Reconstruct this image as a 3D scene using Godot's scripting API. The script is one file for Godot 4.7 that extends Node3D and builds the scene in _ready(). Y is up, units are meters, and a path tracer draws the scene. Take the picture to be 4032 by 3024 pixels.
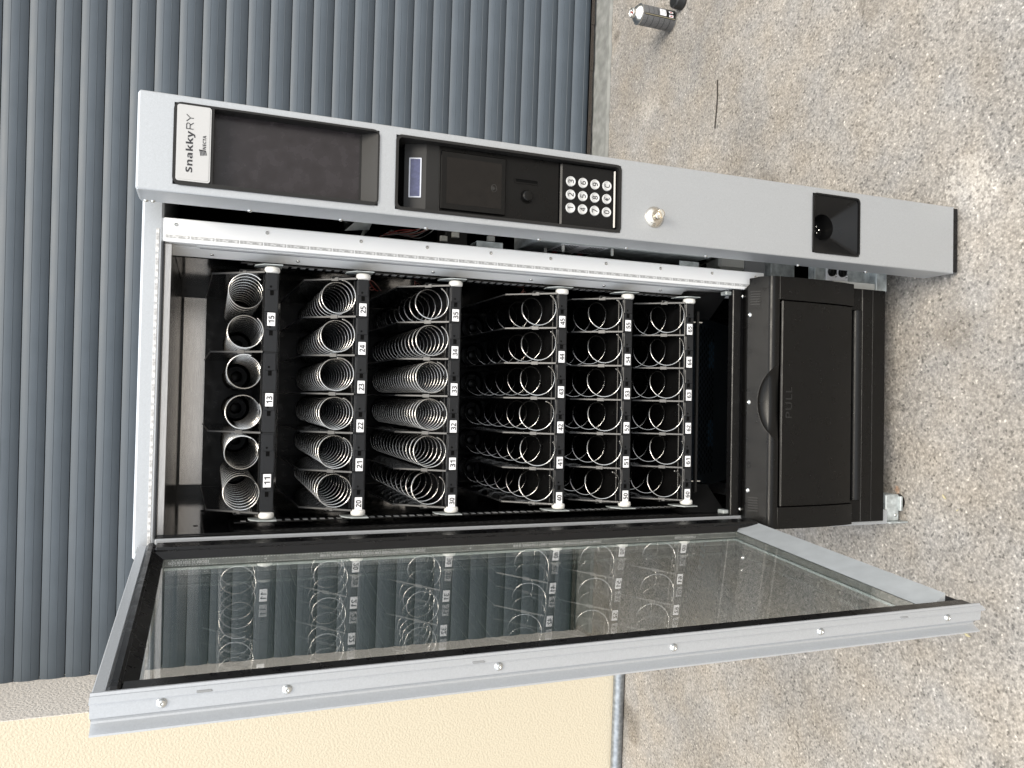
extends Node3D
# An opened snack vending machine before a roller shutter. The photograph lies on its side, so the camera is rolled a quarter turn.

const SKEW := 0.038          # the building runs a little askew to the machine
var mats := {}
var taken := {}
var rng := RandomNumberGenerator.new()


# ------------------------------------------------------------------ mesh building
class Shape:
	var v := PackedVector3Array()
	var n := PackedVector3Array()
	var uv := PackedVector2Array()

	func tri(a: Vector3, b: Vector3, c: Vector3, na: Vector3, nb: Vector3, nc: Vector3) -> void:
		var f := (b - a).cross(c - a)
		if f.dot(na + nb + nc) > 0.0:   # front faces run clockwise
			v.append_array([a, c, b]); n.append_array([na, nc, nb])
		else:
			v.append_array([a, b, c]); n.append_array([na, nb, nc])

	func quad(a: Vector3, b: Vector3, c: Vector3, d: Vector3, nn: Vector3) -> void:
		tri(a, b, c, nn, nn, nn); tri(a, c, d, nn, nn, nn)

	func quad_out(a: Vector3, b: Vector3, c: Vector3, d: Vector3, mid: Vector3) -> void:
		var nn := (b - a).cross(c - a)
		if nn.length_squared() < 1e-20: nn = (c - a).cross(d - a)
		nn = nn.normalized()
		if nn.dot((a + b + c + d) * 0.25 - mid) < 0.0: nn = -nn
		quad(a, b, c, d, nn)

	func squad(a: Vector3, b: Vector3, c: Vector3, d: Vector3, na: Vector3, nb: Vector3, nc: Vector3, nd: Vector3) -> void:
		tri(a, b, c, na, nb, nc); tri(a, c, d, na, nc, nd)

	# box with chamfered edges; lo and hi are corners, x an optional transform
	func box(lo: Vector3, hi: Vector3, ch := 0.0, x := Transform3D.IDENTITY) -> void:
		var c := (lo + hi) * 0.5
		var h := (hi - lo).abs() * 0.5
		ch = minf(ch, minf(h.x, minf(h.y, h.z)) * 0.95)
		var ax := [Vector3.RIGHT, Vector3.UP, Vector3.BACK]
		for i in 3:
			var j := (i + 1) % 3
			var k := (i + 2) % 3
			for s in [-1.0, 1.0]:
				var o: Vector3 = c + ax[i] * h[i] * s
				var p: Vector3 = ax[j] * (h[j] - ch)
				var q: Vector3 = ax[k] * (h[k] - ch)
				quad(x * (o - p - q), x * (o + p - q), x * (o + p + q), x * (o - p + q), x.basis * (ax[i] * s))
		if ch <= 0.0: return
		for i in 3:
			var j := (i + 1) % 3
			var k := (i + 2) % 3
			for sj in [-1.0, 1.0]:
				for sk in [-1.0, 1.0]:
					var a: Vector3 = c + ax[j] * h[j] * sj + ax[k] * (h[k] - ch) * sk
					var b: Vector3 = c + ax[j] * (h[j] - ch) * sj + ax[k] * h[k] * sk
					var e: Vector3 = ax[i] * (h[i] - ch)
					quad(x * (a - e), x * (a + e), x * (b + e), x * (b - e), x.basis * ((ax[j] * sj + ax[k] * sk).normalized()))
		for sx in [-1.0, 1.0]:
			for sy in [-1.0, 1.0]:
				for sz in [-1.0, 1.0]:
					var s3 := Vector3(sx, sy, sz)
					var hc := h * s3
					var nn := x.basis * s3.normalized()
					tri(x * (c + hc - Vector3(0, ch * sy, ch * sz)), x * (c + hc - Vector3(ch * sx, 0, ch * sz)), x * (c + hc - Vector3(ch * sx, ch * sy, 0)), nn, nn, nn)

	# a closed outline (x, y) pushed along z from z0 to z1
	func prism(poly: PackedVector2Array, z0: float, z1: float, x := Transform3D.IDENTITY, smooth := 0.0) -> void:
		var idx := Geometry2D.triangulate_polygon(poly)
		for i in range(0, idx.size(), 3):
			for zz in [z0, z1]:
				var nn := x.basis * (Vector3.BACK * (1.0 if zz == maxf(z0, z1) else -1.0))
				tri(x * Vector3(poly[idx[i]].x, poly[idx[i]].y, zz), x * Vector3(poly[idx[i + 1]].x, poly[idx[i + 1]].y, zz), x * Vector3(poly[idx[i + 2]].x, poly[idx[i + 2]].y, zz), nn, nn, nn)
		walls(poly, z0, z1, x, smooth, 1.0)

	func walls(poly: PackedVector2Array, z0: float, z1: float, x := Transform3D.IDENTITY, smooth := 0.0, side := 1.0) -> void:
		var m := poly.size()
		var turn := -1.0 if Geometry2D.is_polygon_clockwise(poly) else 1.0
		var en := []
		for i in m:
			var e := (poly[(i + 1) % m] - poly[i]).normalized()
			en.append(Vector2(e.y, -e.x) * turn * side)
		for i in m:
			var n0: Vector2 = en[i]
			var n1: Vector2 = en[i]
			if smooth > 0.0:
				var p: Vector2 = en[(i + m - 1) % m]
				var q: Vector2 = en[(i + 1) % m]
				if p.dot(n0) > smooth: n0 = (n0 + p).normalized()
				if q.dot(en[i]) > smooth: n1 = (n1 + q).normalized()
			var a := poly[i]
			var b := poly[(i + 1) % m]
			var na := x.basis * Vector3(n0.x, n0.y, 0)
			var nb := x.basis * Vector3(n1.x, n1.y, 0)
			squad(x * Vector3(a.x, a.y, z0), x * Vector3(b.x, b.y, z0), x * Vector3(b.x, b.y, z1), x * Vector3(a.x, a.y, z1), na, nb, nb, na)

	# a flat ring between two outlines of as many points, from z0 to z1; inner outline at zi if given
	func ring(outer: PackedVector2Array, inner: PackedVector2Array, z0: float, z1: float, x := Transform3D.IDENTITY) -> void:
		var m := outer.size()
		for i in m:
			var j := (i + 1) % m
			for zz in [z0, z1]:
				var nn := x.basis * (Vector3.BACK * (1.0 if zz == maxf(z0, z1) else -1.0))
				quad(x * Vector3(outer[i].x, outer[i].y, zz), x * Vector3(outer[j].x, outer[j].y, zz), x * Vector3(inner[j].x, inner[j].y, zz), x * Vector3(inner[i].x, inner[i].y, zz), nn)
		walls(outer, z0, z1, x, 0.6, 1.0)
		walls(inner, z0, z1, x, 0.6, -1.0)

	# skin between two outlines at their own depths, normals towards `toward`
	func loft(a: PackedVector3Array, b: PackedVector3Array, toward: Vector3, smooth := true) -> void:
		var m := a.size()
		var fn := []
		for i in m:
			var j := (i + 1) % m
			var f := (a[j] - a[i]).cross(b[i] - a[i])
			if f.length_squared() < 1e-22: f = (b[j] - a[j]).cross(b[i] - a[j])
			f = f.normalized()
			if f.dot(toward - (a[i] + b[i]) * 0.5) < 0.0: f = -f
			fn.append(f)
		for i in m:
			var j := (i + 1) % m
			var n0: Vector3 = fn[i]
			var n1: Vector3 = fn[i]
			if smooth:
				var p: Vector3 = fn[(i + m - 1) % m]
				var q: Vector3 = fn[j]
				if p.dot(n0) > 0.75: n0 = (n0 + p).normalized()
				if q.dot(n1) > 0.75: n1 = (n1 + q).normalized()
			squad(a[i], a[j], b[j], b[i], n0, n1, n1, n0)

	func tube(path: PackedVector3Array, r: float, sides := 8, caps := true) -> void:
		var m := path.size()
		var up := Vector3.UP
		var rings := []
		var dirs := []
		var last := Vector3.ZERO
		for i in m:
			var d := (path[mini(i + 1, m - 1)] - path[maxi(i - 1, 0)]).normalized()
			if i == 0:
				last = d.cross(up)
				if last.length() < 0.1: last = d.cross(Vector3.RIGHT)
			last = (last - d * last.dot(d)).normalized()
			var w := d.cross(last)
			var rr := PackedVector3Array()
			for k in sides:
				var t := TAU * k / sides
				rr.append(last * cos(t) + w * sin(t))
			rings.append(rr); dirs.append(d)
		for i in m - 1:
			var a: PackedVector3Array = rings[i]
			var b: PackedVector3Array = rings[i + 1]
			for k in sides:
				var l := (k + 1) % sides
				squad(path[i] + a[k] * r, path[i] + a[l] * r, path[i + 1] + b[l] * r, path[i + 1] + b[k] * r, a[k], a[l], b[l], b[k])
		if caps:
			for i in [0, m - 1]:
				var a: PackedVector3Array = rings[i]
				var d: Vector3 = dirs[i] * (-1.0 if i == 0 else 1.0)
				for k in sides:
					var l := (k + 1) % sides
					tri(path[i] + d * r * 0.5, path[i] + a[k] * r, path[i] + a[l] * r, d, (a[k] + d * 0.3).normalized(), (a[l] + d * 0.3).normalized())

	# profile of (radius, height) turned about the y axis of x
	func lathe(prof: PackedVector2Array, segs: int, x := Transform3D.IDENTITY, sharp := 0.7) -> void:
		var m := prof.size()
		var en := []
		for i in m - 1:
			var e := (prof[i + 1] - prof[i]).normalized()
			en.append(Vector2(e.y, -e.x))
		for i in m - 1:
			var n0: Vector2 = en[i]
			var n1: Vector2 = en[i]
			if i > 0 and n0.dot(en[i - 1]) > sharp: n0 = (n0 + en[i - 1]).normalized()
			if i < m - 2 and en[i].dot(en[i + 1]) > sharp: n1 = (en[i] + en[i + 1]).normalized()
			for k in segs:
				var t0 := TAU * k / segs
				var t1 := TAU * (k + 1) / segs
				var c0 := Vector3(cos(t0), 0, sin(t0))
				var c1 := Vector3(cos(t1), 0, sin(t1))
				var y0 := Vector3(0, prof[i].y, 0)
				var y1 := Vector3(0, prof[i + 1].y, 0)
				squad(x * (c0 * prof[i].x + y0), x * (c1 * prof[i].x + y0), x * (c1 * prof[i + 1].x + y1), x * (c0 * prof[i + 1].x + y1),
					x.basis * (c0 * n0.x + Vector3(0, n0.y, 0)), x.basis * (c1 * n0.x + Vector3(0, n0.y, 0)), x.basis * (c1 * n1.x + Vector3(0, n1.y, 0)), x.basis * (c0 * n1.x + Vector3(0, n1.y, 0)))

	func mesh(m: Material) -> ArrayMesh:
		var a := []
		a.resize(Mesh.ARRAY_MAX)
		a[Mesh.ARRAY_VERTEX] = v
		a[Mesh.ARRAY_NORMAL] = n
		if uv.size() == v.size(): a[Mesh.ARRAY_TEX_UV] = uv
		var am := ArrayMesh.new()
		am.add_surface_from_arrays(Mesh.PRIMITIVE_TRIANGLES, a)
		am.surface_set_material(0, m)
		return am


# ------------------------------------------------------------------ scene tree helpers
func numbered(called: String, parent: Node) -> String:
	var key := str(parent.get_instance_id()) + called
	var k: int = taken.get(key, 0)
	taken[key] = k + 1
	return called if k == 0 else "%s_%03d" % [called, k]

func put(called: String, mesh: Mesh, parent: Node = self, xf := Transform3D.IDENTITY) -> MeshInstance3D:
	var o := MeshInstance3D.new()
	o.name = numbered(called, parent)
	o.mesh = mesh
	o.transform = xf
	parent.add_child(o, true)
	return o

func node(called: String, parent: Node = self, xf := Transform3D.IDENTITY) -> Node3D:
	var o := Node3D.new()
	o.name = numbered(called, parent)
	o.transform = xf
	parent.add_child(o, true)
	return o

func tag(o: Node, label: String, category: String, group := "") -> void:
	o.set_meta("label", label); o.set_meta("category", category)
	if group: o.set_meta("group", group)

func bx(called: String, lo: Vector3, hi: Vector3, m: Material, parent: Node, ch := 0.0) -> MeshInstance3D:
	var s := Shape.new()
	s.box(lo, hi, ch)
	return put(called, s.mesh(m), parent)

func rounded(x0: float, y0: float, x1: float, y1: float, r: float, k := 6) -> PackedVector2Array:
	var p := PackedVector2Array()
	var cs := [Vector2(x1 - r, y1 - r), Vector2(x0 + r, y1 - r), Vector2(x0 + r, y0 + r), Vector2(x1 - r, y0 + r)]
	for q in 4:
		for i in k + 1:
			var t := PI * 0.5 * (q + float(i) / k)
			p.append(cs[q] + Vector2(cos(t), sin(t)) * r)
	return p

func at_depth(p: PackedVector2Array, z: float) -> PackedVector3Array:
	var o := PackedVector3Array()
	for q in p: o.append(Vector3(q.x, q.y, z))
	return o

func font(bold: bool) -> SystemFont:
	var f := SystemFont.new()
	f.font_names = PackedStringArray(["Droid Sans"])
	f.font_weight = 700 if bold else 400
	return f

var text_meshes := {}
# lettering stretched to fill a w by h box about the origin of xf (x to the right, y up, z out)
func text(called: String, words: String, bold: bool, w: float, h: float, m: Material, parent: Node, xf: Transform3D, thick := 0.0006) -> MeshInstance3D:
	var key := words + str(bold)
	if not text_meshes.has(key):
		var t := TextMesh.new()
		t.text = words
		t.font = font(bold)
		t.font_size = 48
		t.pixel_size = 0.01
		t.depth = 0.1
		t.curve_step = 2.0
		text_meshes[key] = t
	var tm: TextMesh = text_meshes[key].duplicate()
	tm.material = m
	var bb := tm.get_aabb()
	var sc := Vector3(w / bb.size.x, h / bb.size.y, thick / 0.1)
	var c := bb.get_center()
	var o := MeshInstance3D.new()
	o.name = numbered(called, parent)
	o.mesh = tm
	o.transform = xf * Transform3D(Basis.from_scale(sc), Vector3(-c.x * sc.x, -c.y * sc.y, 0))
	parent.add_child(o, true)
	return o

func lin(r: float, g: float, b: float, a := 1.0) -> Color:
	var c := Color(r, g, b).linear_to_srgb()
	c.a = a
	return c

func mat(called: String, c: Color, rough := 0.6, metal := 0.0, spec := 0.5) -> StandardMaterial3D:
	var m := StandardMaterial3D.new()
	m.resource_name = called
	m.albedo_color = c
	m.roughness = rough
	m.metallic = metal
	m.metallic_specular = spec
	mats[called] = m
	return m

func noise(seed_: int, freq: float, kind := FastNoiseLite.TYPE_SIMPLEX_SMOOTH, oct := 1) -> FastNoiseLite:
	var f := FastNoiseLite.new()
	f.seed = seed_
	f.noise_type = kind
	f.frequency = freq
	f.fractal_type = FastNoiseLite.FRACTAL_NONE if oct == 1 else FastNoiseLite.FRACTAL_FBM
	f.fractal_octaves = oct
	return f

func grey_image(f: FastNoiseLite, size: int, seamless := true) -> Image:
	var im := f.get_seamless_image(size, size) if seamless else f.get_image(size, size)
	im.convert(Image.FORMAT_L8)
	return im

# grey picture between two greys, to multiply a colour or a roughness with
func tone(im: Image, lo: float, hi: float, power := 1.0) -> ImageTexture:
	var d := im.get_data()
	for i in d.size():
		d[i] = int(clampf(lerpf(lo, hi, pow(d[i] / 255.0, power)), 0.0, 1.0) * 255.0)
	return ImageTexture.create_from_image(Image.create_from_data(im.get_width(), im.get_height(), false, Image.FORMAT_L8, d))

func as_normal(im: Image, strength: float) -> ImageTexture:
	var c: Image = im.duplicate()
	c.convert(Image.FORMAT_RGBA8)
	c.bump_map_to_normal_map(strength)
	return ImageTexture.create_from_image(c)

func tri_plane(m: StandardMaterial3D, scale: float) -> void:
	m.uv1_triplanar = true
	m.uv1_scale = Vector3.ONE * scale


func materials() -> void:
	var fine := grey_image(noise(3, 0.35, FastNoiseLite.TYPE_VALUE, 2), 256)
	var cloud := grey_image(noise(5, 0.012, FastNoiseLite.TYPE_SIMPLEX_SMOOTH, 4), 512)
	var streak_n := noise(8, 0.03, FastNoiseLite.TYPE_SIMPLEX_SMOOTH, 3)
	var tex_fine := tone(fine, 0.82, 1.0)
	var tex_cloud := tone(cloud, 0.82, 1.0)
	var tex_rough := tone(cloud, 0.55, 1.0)
	var m: StandardMaterial3D
	# silver painted sheet metal of the machine
	m = mat("silver paint", lin(0.52, 0.54, 0.562), 0.42, 0.62)
	m.albedo_texture = tone(fine, 0.93, 1.0); tri_plane(m, 11.0)
	m = mat("silver edge", lin(0.62, 0.63, 0.65), 0.4, 0.5)
	m = mat("anodised profile", lin(0.54, 0.56, 0.585), 0.40, 0.55)
	m.albedo_texture = tone(fine, 0.94, 1.0); tri_plane(m, 9.0)
	m = mat("grey plate", lin(0.46, 0.485, 0.50), 0.45, 0.2)
	m.albedo_texture = tone(cloud, 0.93, 1.0); tri_plane(m, 4.0)
	m = mat("white enamel", lin(0.84, 0.845, 0.85), 0.4)
	m = mat("galvanised", lin(0.56, 0.60, 0.60), 0.45, 0.25)
	m.albedo_texture = tone(cloud, 0.7, 1.0); m.roughness_texture = tex_rough; m.roughness = 0.6; tri_plane(m, 6.0)
	m = mat("brushed steel", lin(0.68, 0.65, 0.62), 0.22, 0.97)
	var br := Image.create_empty(256, 256, false, Image.FORMAT_L8)
	var bd := br.get_data()
	for y in 256:
		for x in 256:
			bd[y * 256 + x] = int(clampf(232 + 22 * streak_n.get_noise_2d(x * 0.6, y * 40.0), 0, 255))
	br = Image.create_from_data(256, 256, false, Image.FORMAT_L8, bd)
	m.albedo_texture = ImageTexture.create_from_image(br); tri_plane(m, 5.0)
	# blacks
	m = mat("black plastic", lin(0.005, 0.005, 0.0052), 0.42, 0.0, 0.36)
	m.roughness_texture = tex_rough; tri_plane(m, 5.0)
	m = mat("matt black plastic", lin(0.0042, 0.004, 0.0038), 0.42, 0.0, 0.33)
	m.roughness_texture = tex_rough; tri_plane(m, 4.0)
	m = mat("gloss black", lin(0.003, 0.003, 0.0034), 0.14, 0.0, 0.5)
	m.roughness_texture = tex_rough; tri_plane(m, 3.0)
	m = mat("black sheet", lin(0.0035, 0.0037, 0.0042), 0.18, 0.0, 0.45)
	m.roughness_texture = tex_rough; tri_plane(m, 3.0)
	m = mat("strip black", lin(0.0085, 0.0095, 0.0115), 0.34, 0.0, 0.45)
	m = mat("black void", lin(0.002, 0.002, 0.002), 0.8, 0.0, 0.2)
	m = mat("rubber", lin(0.004, 0.004, 0.0045), 0.4, 0.0, 0.42)
	m.roughness_texture = tex_rough; tri_plane(m, 6.0)
	m = mat("bezel", lin(0.0125, 0.012, 0.0115), 0.5, 0.0, 0.42)
	m = mat("smoked screen", lin(0.030, 0.026, 0.0285), 0.33, 0.0, 0.45)
	m.albedo_texture = tex_cloud; m.roughness_texture = tex_rough; tri_plane(m, 5.0)
	m = mat("brown screen", lin(0.0085, 0.007, 0.006), 0.22, 0.0, 0.4)
	m.albedo_texture = tex_cloud; tri_plane(m, 8.0)
	m = mat("gloss glass black", lin(0.002, 0.002, 0.002), 0.08, 0.0, 0.4)
	m = mat("lcd", lin(0.075, 0.085, 0.19), 0.25)
	m.albedo_texture = tone(cloud, 0.7, 1.0); tri_plane(m, 14.0)
	m = mat("clear frame", lin(0.5, 0.52, 0.58), 0.15)
	m = mat("print", lin(0.02, 0.02, 0.024), 0.6)
	m = mat("label white", lin(0.80, 0.80, 0.82), 0.6)
	m = mat("plate white", lin(0.44, 0.44, 0.44), 0.4)
	m = mat("key white", lin(0.50, 0.50, 0.495), 0.5)
	m = mat("key rim", lin(0.5, 0.5, 0.5), 0.5)
	m = mat("nylon", lin(0.72, 0.71, 0.68), 0.4)
	m = mat("nickel", lin(0.66, 0.61, 0.53), 0.16, 1.0)
	m = mat("screw", lin(0.66, 0.66, 0.64), 0.25, 1.0)
	m = mat("wire", lin(0.52, 0.51, 0.49), 0.22, 1.0)
	m = mat("seal strip", lin(0.80, 0.80, 0.80), 0.5)
	m.albedo_texture = tone(grey_image(noise(21, 0.09, FastNoiseLite.TYPE_CELLULAR), 256), 0.66, 1.0); tri_plane(m, 9.0)
	m = mat("seal gap", lin(0.42, 0.42, 0.42), 0.6)
	m = mat("bin sheet", lin(0.018, 0.026, 0.034), 0.4)
	m = mat("faint print", lin(0.035, 0.034, 0.032), 0.5)
	m = mat("embossed", lin(0.0085, 0.0083, 0.008), 0.5)
	m = mat("lamp strip", lin(0.42, 0.42, 0.46), 0.5)
	m = mat("partition edge", lin(0.055, 0.055, 0.056), 0.4)
	m = mat("pale plastic", lin(0.50, 0.50, 0.47), 0.5)
	m = mat("grey plastic", lin(0.24, 0.245, 0.25), 0.5)
	m = mat("red cable", lin(0.25, 0.03, 0.025), 0.5)
	m = mat("pink cable", lin(0.35, 0.16, 0.14), 0.5)
	m = mat("black cable", lin(0.01, 0.01, 0.01), 0.5)
	m = mat("blue plastic", lin(0.06, 0.14, 0.22), 0.4)
	m = mat("ochre plastic", lin(0.2, 0.13, 0.03), 0.5)
	m = mat("red print", lin(0.4, 0.02, 0.02), 0.6)
	# glass
	m = mat("glass", lin(0.07, 0.10, 0.085, 0.07), 0.0)
	m.transparency = BaseMaterial3D.TRANSPARENCY_ALPHA
	m = mat("spacer bar", lin(0.34, 0.35, 0.32), 0.45, 0.6)
	m.albedo_texture = tex_cloud; tri_plane(m, 6.0)
	m = mat("spacer print", lin(0.75, 0.75, 0.72), 0.4, 0.2)
	m = mat("pale seal", lin(0.62, 0.68, 0.62), 0.4)
	# building
	m = mat("shutter paint", lin(0.070, 0.087, 0.106), 0.5, 0.0, 0.42)
	m.albedo_texture = tone(cloud, 0.95, 1.0); m.roughness_texture = tone(cloud, 0.88, 1.0); tri_plane(m, 1.2)
	m = mat("shutter groove", lin(0.30, 0.33, 0.36), 0.5)
	m = mat("rust seal", lin(0.13, 0.105, 0.085), 0.9)
	m.albedo_texture = tone(grey_image(noise(31, 0.12, FastNoiseLite.TYPE_SIMPLEX_SMOOTH, 3), 256), 0.1, 1.0); tri_plane(m, 6.0)
	var grain := grey_image(noise(41, 0.035, FastNoiseLite.TYPE_SIMPLEX_SMOOTH, 3), 512)
	var gn := as_normal(grain, 9.0)
	m = mat("cream render", lin(0.58, 0.52, 0.405), 0.9, 0.0, 0.3)
	m.normal_enabled = true; m.normal_texture = gn; m.normal_scale = 0.42
	m.albedo_texture = tone(grain, 0.95, 1.0); tri_plane(m, 5.2)
	m = mat("reveal render", lin(0.72, 0.67, 0.61), 0.9, 0.0, 0.3)
	m.normal_enabled = true; m.normal_texture = gn; m.normal_scale = 0.5
	m.albedo_texture = tone(grain, 0.94, 1.0); tri_plane(m, 3.6)
	m = mat("concrete", lin(0.27, 0.272, 0.255), 0.85)
	m.albedo_texture = tone(grey_image(noise(51, 0.02, FastNoiseLite.TYPE_SIMPLEX_SMOOTH, 5), 512), 0.75, 1.0); tri_plane(m, 1.5)
	m = mat("pipe zinc", lin(0.42, 0.45, 0.48), 0.42, 0.7)
	m.albedo_texture = tone(grey_image(noise(61, 0.03, FastNoiseLite.TYPE_CELLULAR), 512), 0.7, 1.0); tri_plane(m, 4.0)
	# small things
	m = mat("can body", lin(0.30, 0.305, 0.315), 0.38, 0.3)
	m.albedo_texture = tone(grey_image(noise(71, 0.12, FastNoiseLite.TYPE_SIMPLEX_SMOOTH, 3), 256), 0.45, 1.0); tri_plane(m, 12.0)
	m = mat("can metal", lin(0.68, 0.67, 0.64), 0.25, 1.0)
	m = mat("can black", lin(0.012, 0.012, 0.012), 0.4)
	m = mat("can gold", lin(0.35, 0.32, 0.22), 0.35, 0.5)
	m = mat("twig", lin(0.025, 0.02, 0.015), 0.8)
	m = mat("leaf", lin(0.42, 0.37, 0.22), 0.6)
	m = mat("pebble", lin(0.55, 0.51, 0.45), 0.7)
	asphalt()


# one sheet of asphalt: stones of many tones in a dark binder, with paler and darker patches and a few lime stains
func asphalt() -> void:
	var size := 2048
	var cell := noise(101, 0.42, FastNoiseLite.TYPE_CELLULAR)
	cell.cellular_return_type = FastNoiseLite.RETURN_CELL_VALUE
	cell.cellular_jitter = 1.1
	var edge: FastNoiseLite = cell.duplicate()
	edge.cellular_return_type = FastNoiseLite.RETURN_DISTANCE2_SUB
	var a := grey_image(cell, size, false).get_data()
	var ei := grey_image(edge, size, false)
	var e := ei.get_data()
	var b := grey_image(noise(102, 0.0035, FastNoiseLite.TYPE_SIMPLEX_SMOOTH, 5), size, false).get_data()
	var g := grey_image(noise(103, 0.45, FastNoiseLite.TYPE_VALUE), size, false).get_data()
	var w := grey_image(noise(104, 0.010, FastNoiseLite.TYPE_SIMPLEX_SMOOTH, 3), size, false).get_data()
	var px := PackedByteArray()
	px.resize(size * size * 3)
	var hb := PackedByteArray()
	hb.resize(size * size)
	for i in size * size:
		var s := a[i]
		var k := e[i] * 0.0085
		if k > 1.0: k = 1.0
		var t := (139.0 + s * 0.10 + (g[i] - 128) * 0.17) * (0.86 + 0.14 * k) + (b[i] - 128) * 0.09
		if s > 252: t += 30.0
		elif s < 12: t -= 24.0
		t = clampf(t, 8.0, 250.0)
		var warm := (w[i] - 118) * 0.025
		px[i * 3] = int(clampf(t * 1.008 + warm * 0.7, 0, 255)); px[i * 3 + 1] = int(clampf(t * 0.972, 0, 255)); px[i * 3 + 2] = int(clampf(t * 0.925 - warm, 0, 255))
		hb[i] = int(clampf(k * 150.0 + (s * 0.3) + g[i] * 0.08, 0, 255))
	# old stains: dark drips, a few pale lime marks and two rusty ones
	var rs := RandomNumberGenerator.new()
	rs.seed = 23
	for q in 46:
		var cx := rs.randi_range(60, size - 61)
		var cy := rs.randi_range(60, size - 61)
		var rad := rs.randf_range(5.0, 42.0)
		var kind := 2 if q < 2 else (1 if q % 3 == 0 else 0)
		var deep := rs.randf_range(8.0, 24.0)
		for y in range(int(cy - rad), int(cy + rad)):
			for x in range(int(cx - rad), int(cx + rad)):
				var i := y * size + x
				var f := 1.0 - Vector2(x - cx, y - cy).length() / rad + (w[i] - 128) * 0.006 + (g[i] - 128) * 0.003
				if f <= 0.0: continue
				f = minf(f * 1.8, 1.0) * deep
				var add := Vector3(-f, -f, -f) if kind == 0 else (Vector3(f, f, f) * 0.8 if kind == 1 else Vector3(f * 0.9, -f * 0.1, -f * 0.7))
				for c in 3: px[i * 3 + c] = int(clampf(px[i * 3 + c] + add[c], 0, 255))
	var m := mat("asphalt", Color.WHITE, 0.85, 0.0, 0.4)
	m.albedo_texture = ImageTexture.create_from_image(Image.create_from_data(size, size, false, Image.FORMAT_RGB8, px))
	m.normal_enabled = true
	m.normal_texture = as_normal(Image.create_from_data(size, size, false, Image.FORMAT_L8, hb), 1.0)
	m.normal_scale = 0.4
	m.uv1_triplanar = true
	m.uv1_world_triplanar = true
	m.uv1_scale = Vector3(0.25, 0.25, 0.25)
	m.uv1_offset = Vector3(0.475, 0.0, 0.55)


# ------------------------------------------------------------------ the scene
func _ready() -> void:
	rng.seed = 7
	var cam := Camera3D.new()
	cam.name = "camera"
	# basis of the upright view: right, up, back; the phone was held a quarter turn round
	var right := Vector3(0.99956755, 0.02622825, 0.01329633)
	var up := Vector3(-0.01972272, 0.93334662, -0.35843423)
	var back := Vector3(-0.02181119, 0.35801698, 0.93346029)
	cam.transform = Transform3D(Basis(-up, right, back).orthonormalized(), Vector3(-0.00736938, 1.58851132, 1.44984868))
	cam.fov = 51.88
	cam.near = 0.05
	cam.far = 400.0
	add_child(cam)
	cam.make_current()

	var env := Environment.new()
	var sky := Sky.new()
	var sm := ProceduralSkyMaterial.new()
	sm.sky_top_color = Color(0.93, 0.96, 1.0)
	sm.sky_horizon_color = Color(0.66, 0.67, 0.68)
	sm.sky_curve = 0.45
	sm.ground_bottom_color = Color(0.42, 0.41, 0.39)
	sm.ground_horizon_color = Color(0.55, 0.55, 0.54)
	sm.sky_energy_multiplier = 1.0
	sky.sky_material = sm
	env.background_mode = Environment.BG_SKY
	env.sky = sky
	env.tonemap_mode = Environment.TONE_MAPPER_LINEAR
	env.tonemap_exposure = 2.95
	env.sdfgi_enabled = true
	env.ssao_enabled = true
	env.ssil_enabled = true
	var we := WorldEnvironment.new()
	we.name = "world_environment"
	we.environment = env
	add_child(we)
	var sun := DirectionalLight3D.new()
	sun.name = "sun"
	sun.light_energy = 0.42
	sun.light_color = Color(1.0, 0.97, 0.92)
	sun.light_angular_distance = 24.0
	sun.shadow_enabled = true
	sun.look_at_from_position(Vector3(1.2, 5.3, 3.9), Vector3.ZERO)
	add_child(sun)

	materials()
	setting()
	building()
	var vm := node("vending_machine")
	tag(vm, "opened silver snack vending machine with empty spiral trays and a glass door swung wide", "vending machine")
	cabinet(vm)
	cooling_chamber(vm)
	trays(vm)
	product_bin(vm)
	collection_unit(vm)
	side_compartment(vm)
	control_column(vm)
	glass_door(vm)
	feet(vm)
	small_things()


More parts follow.
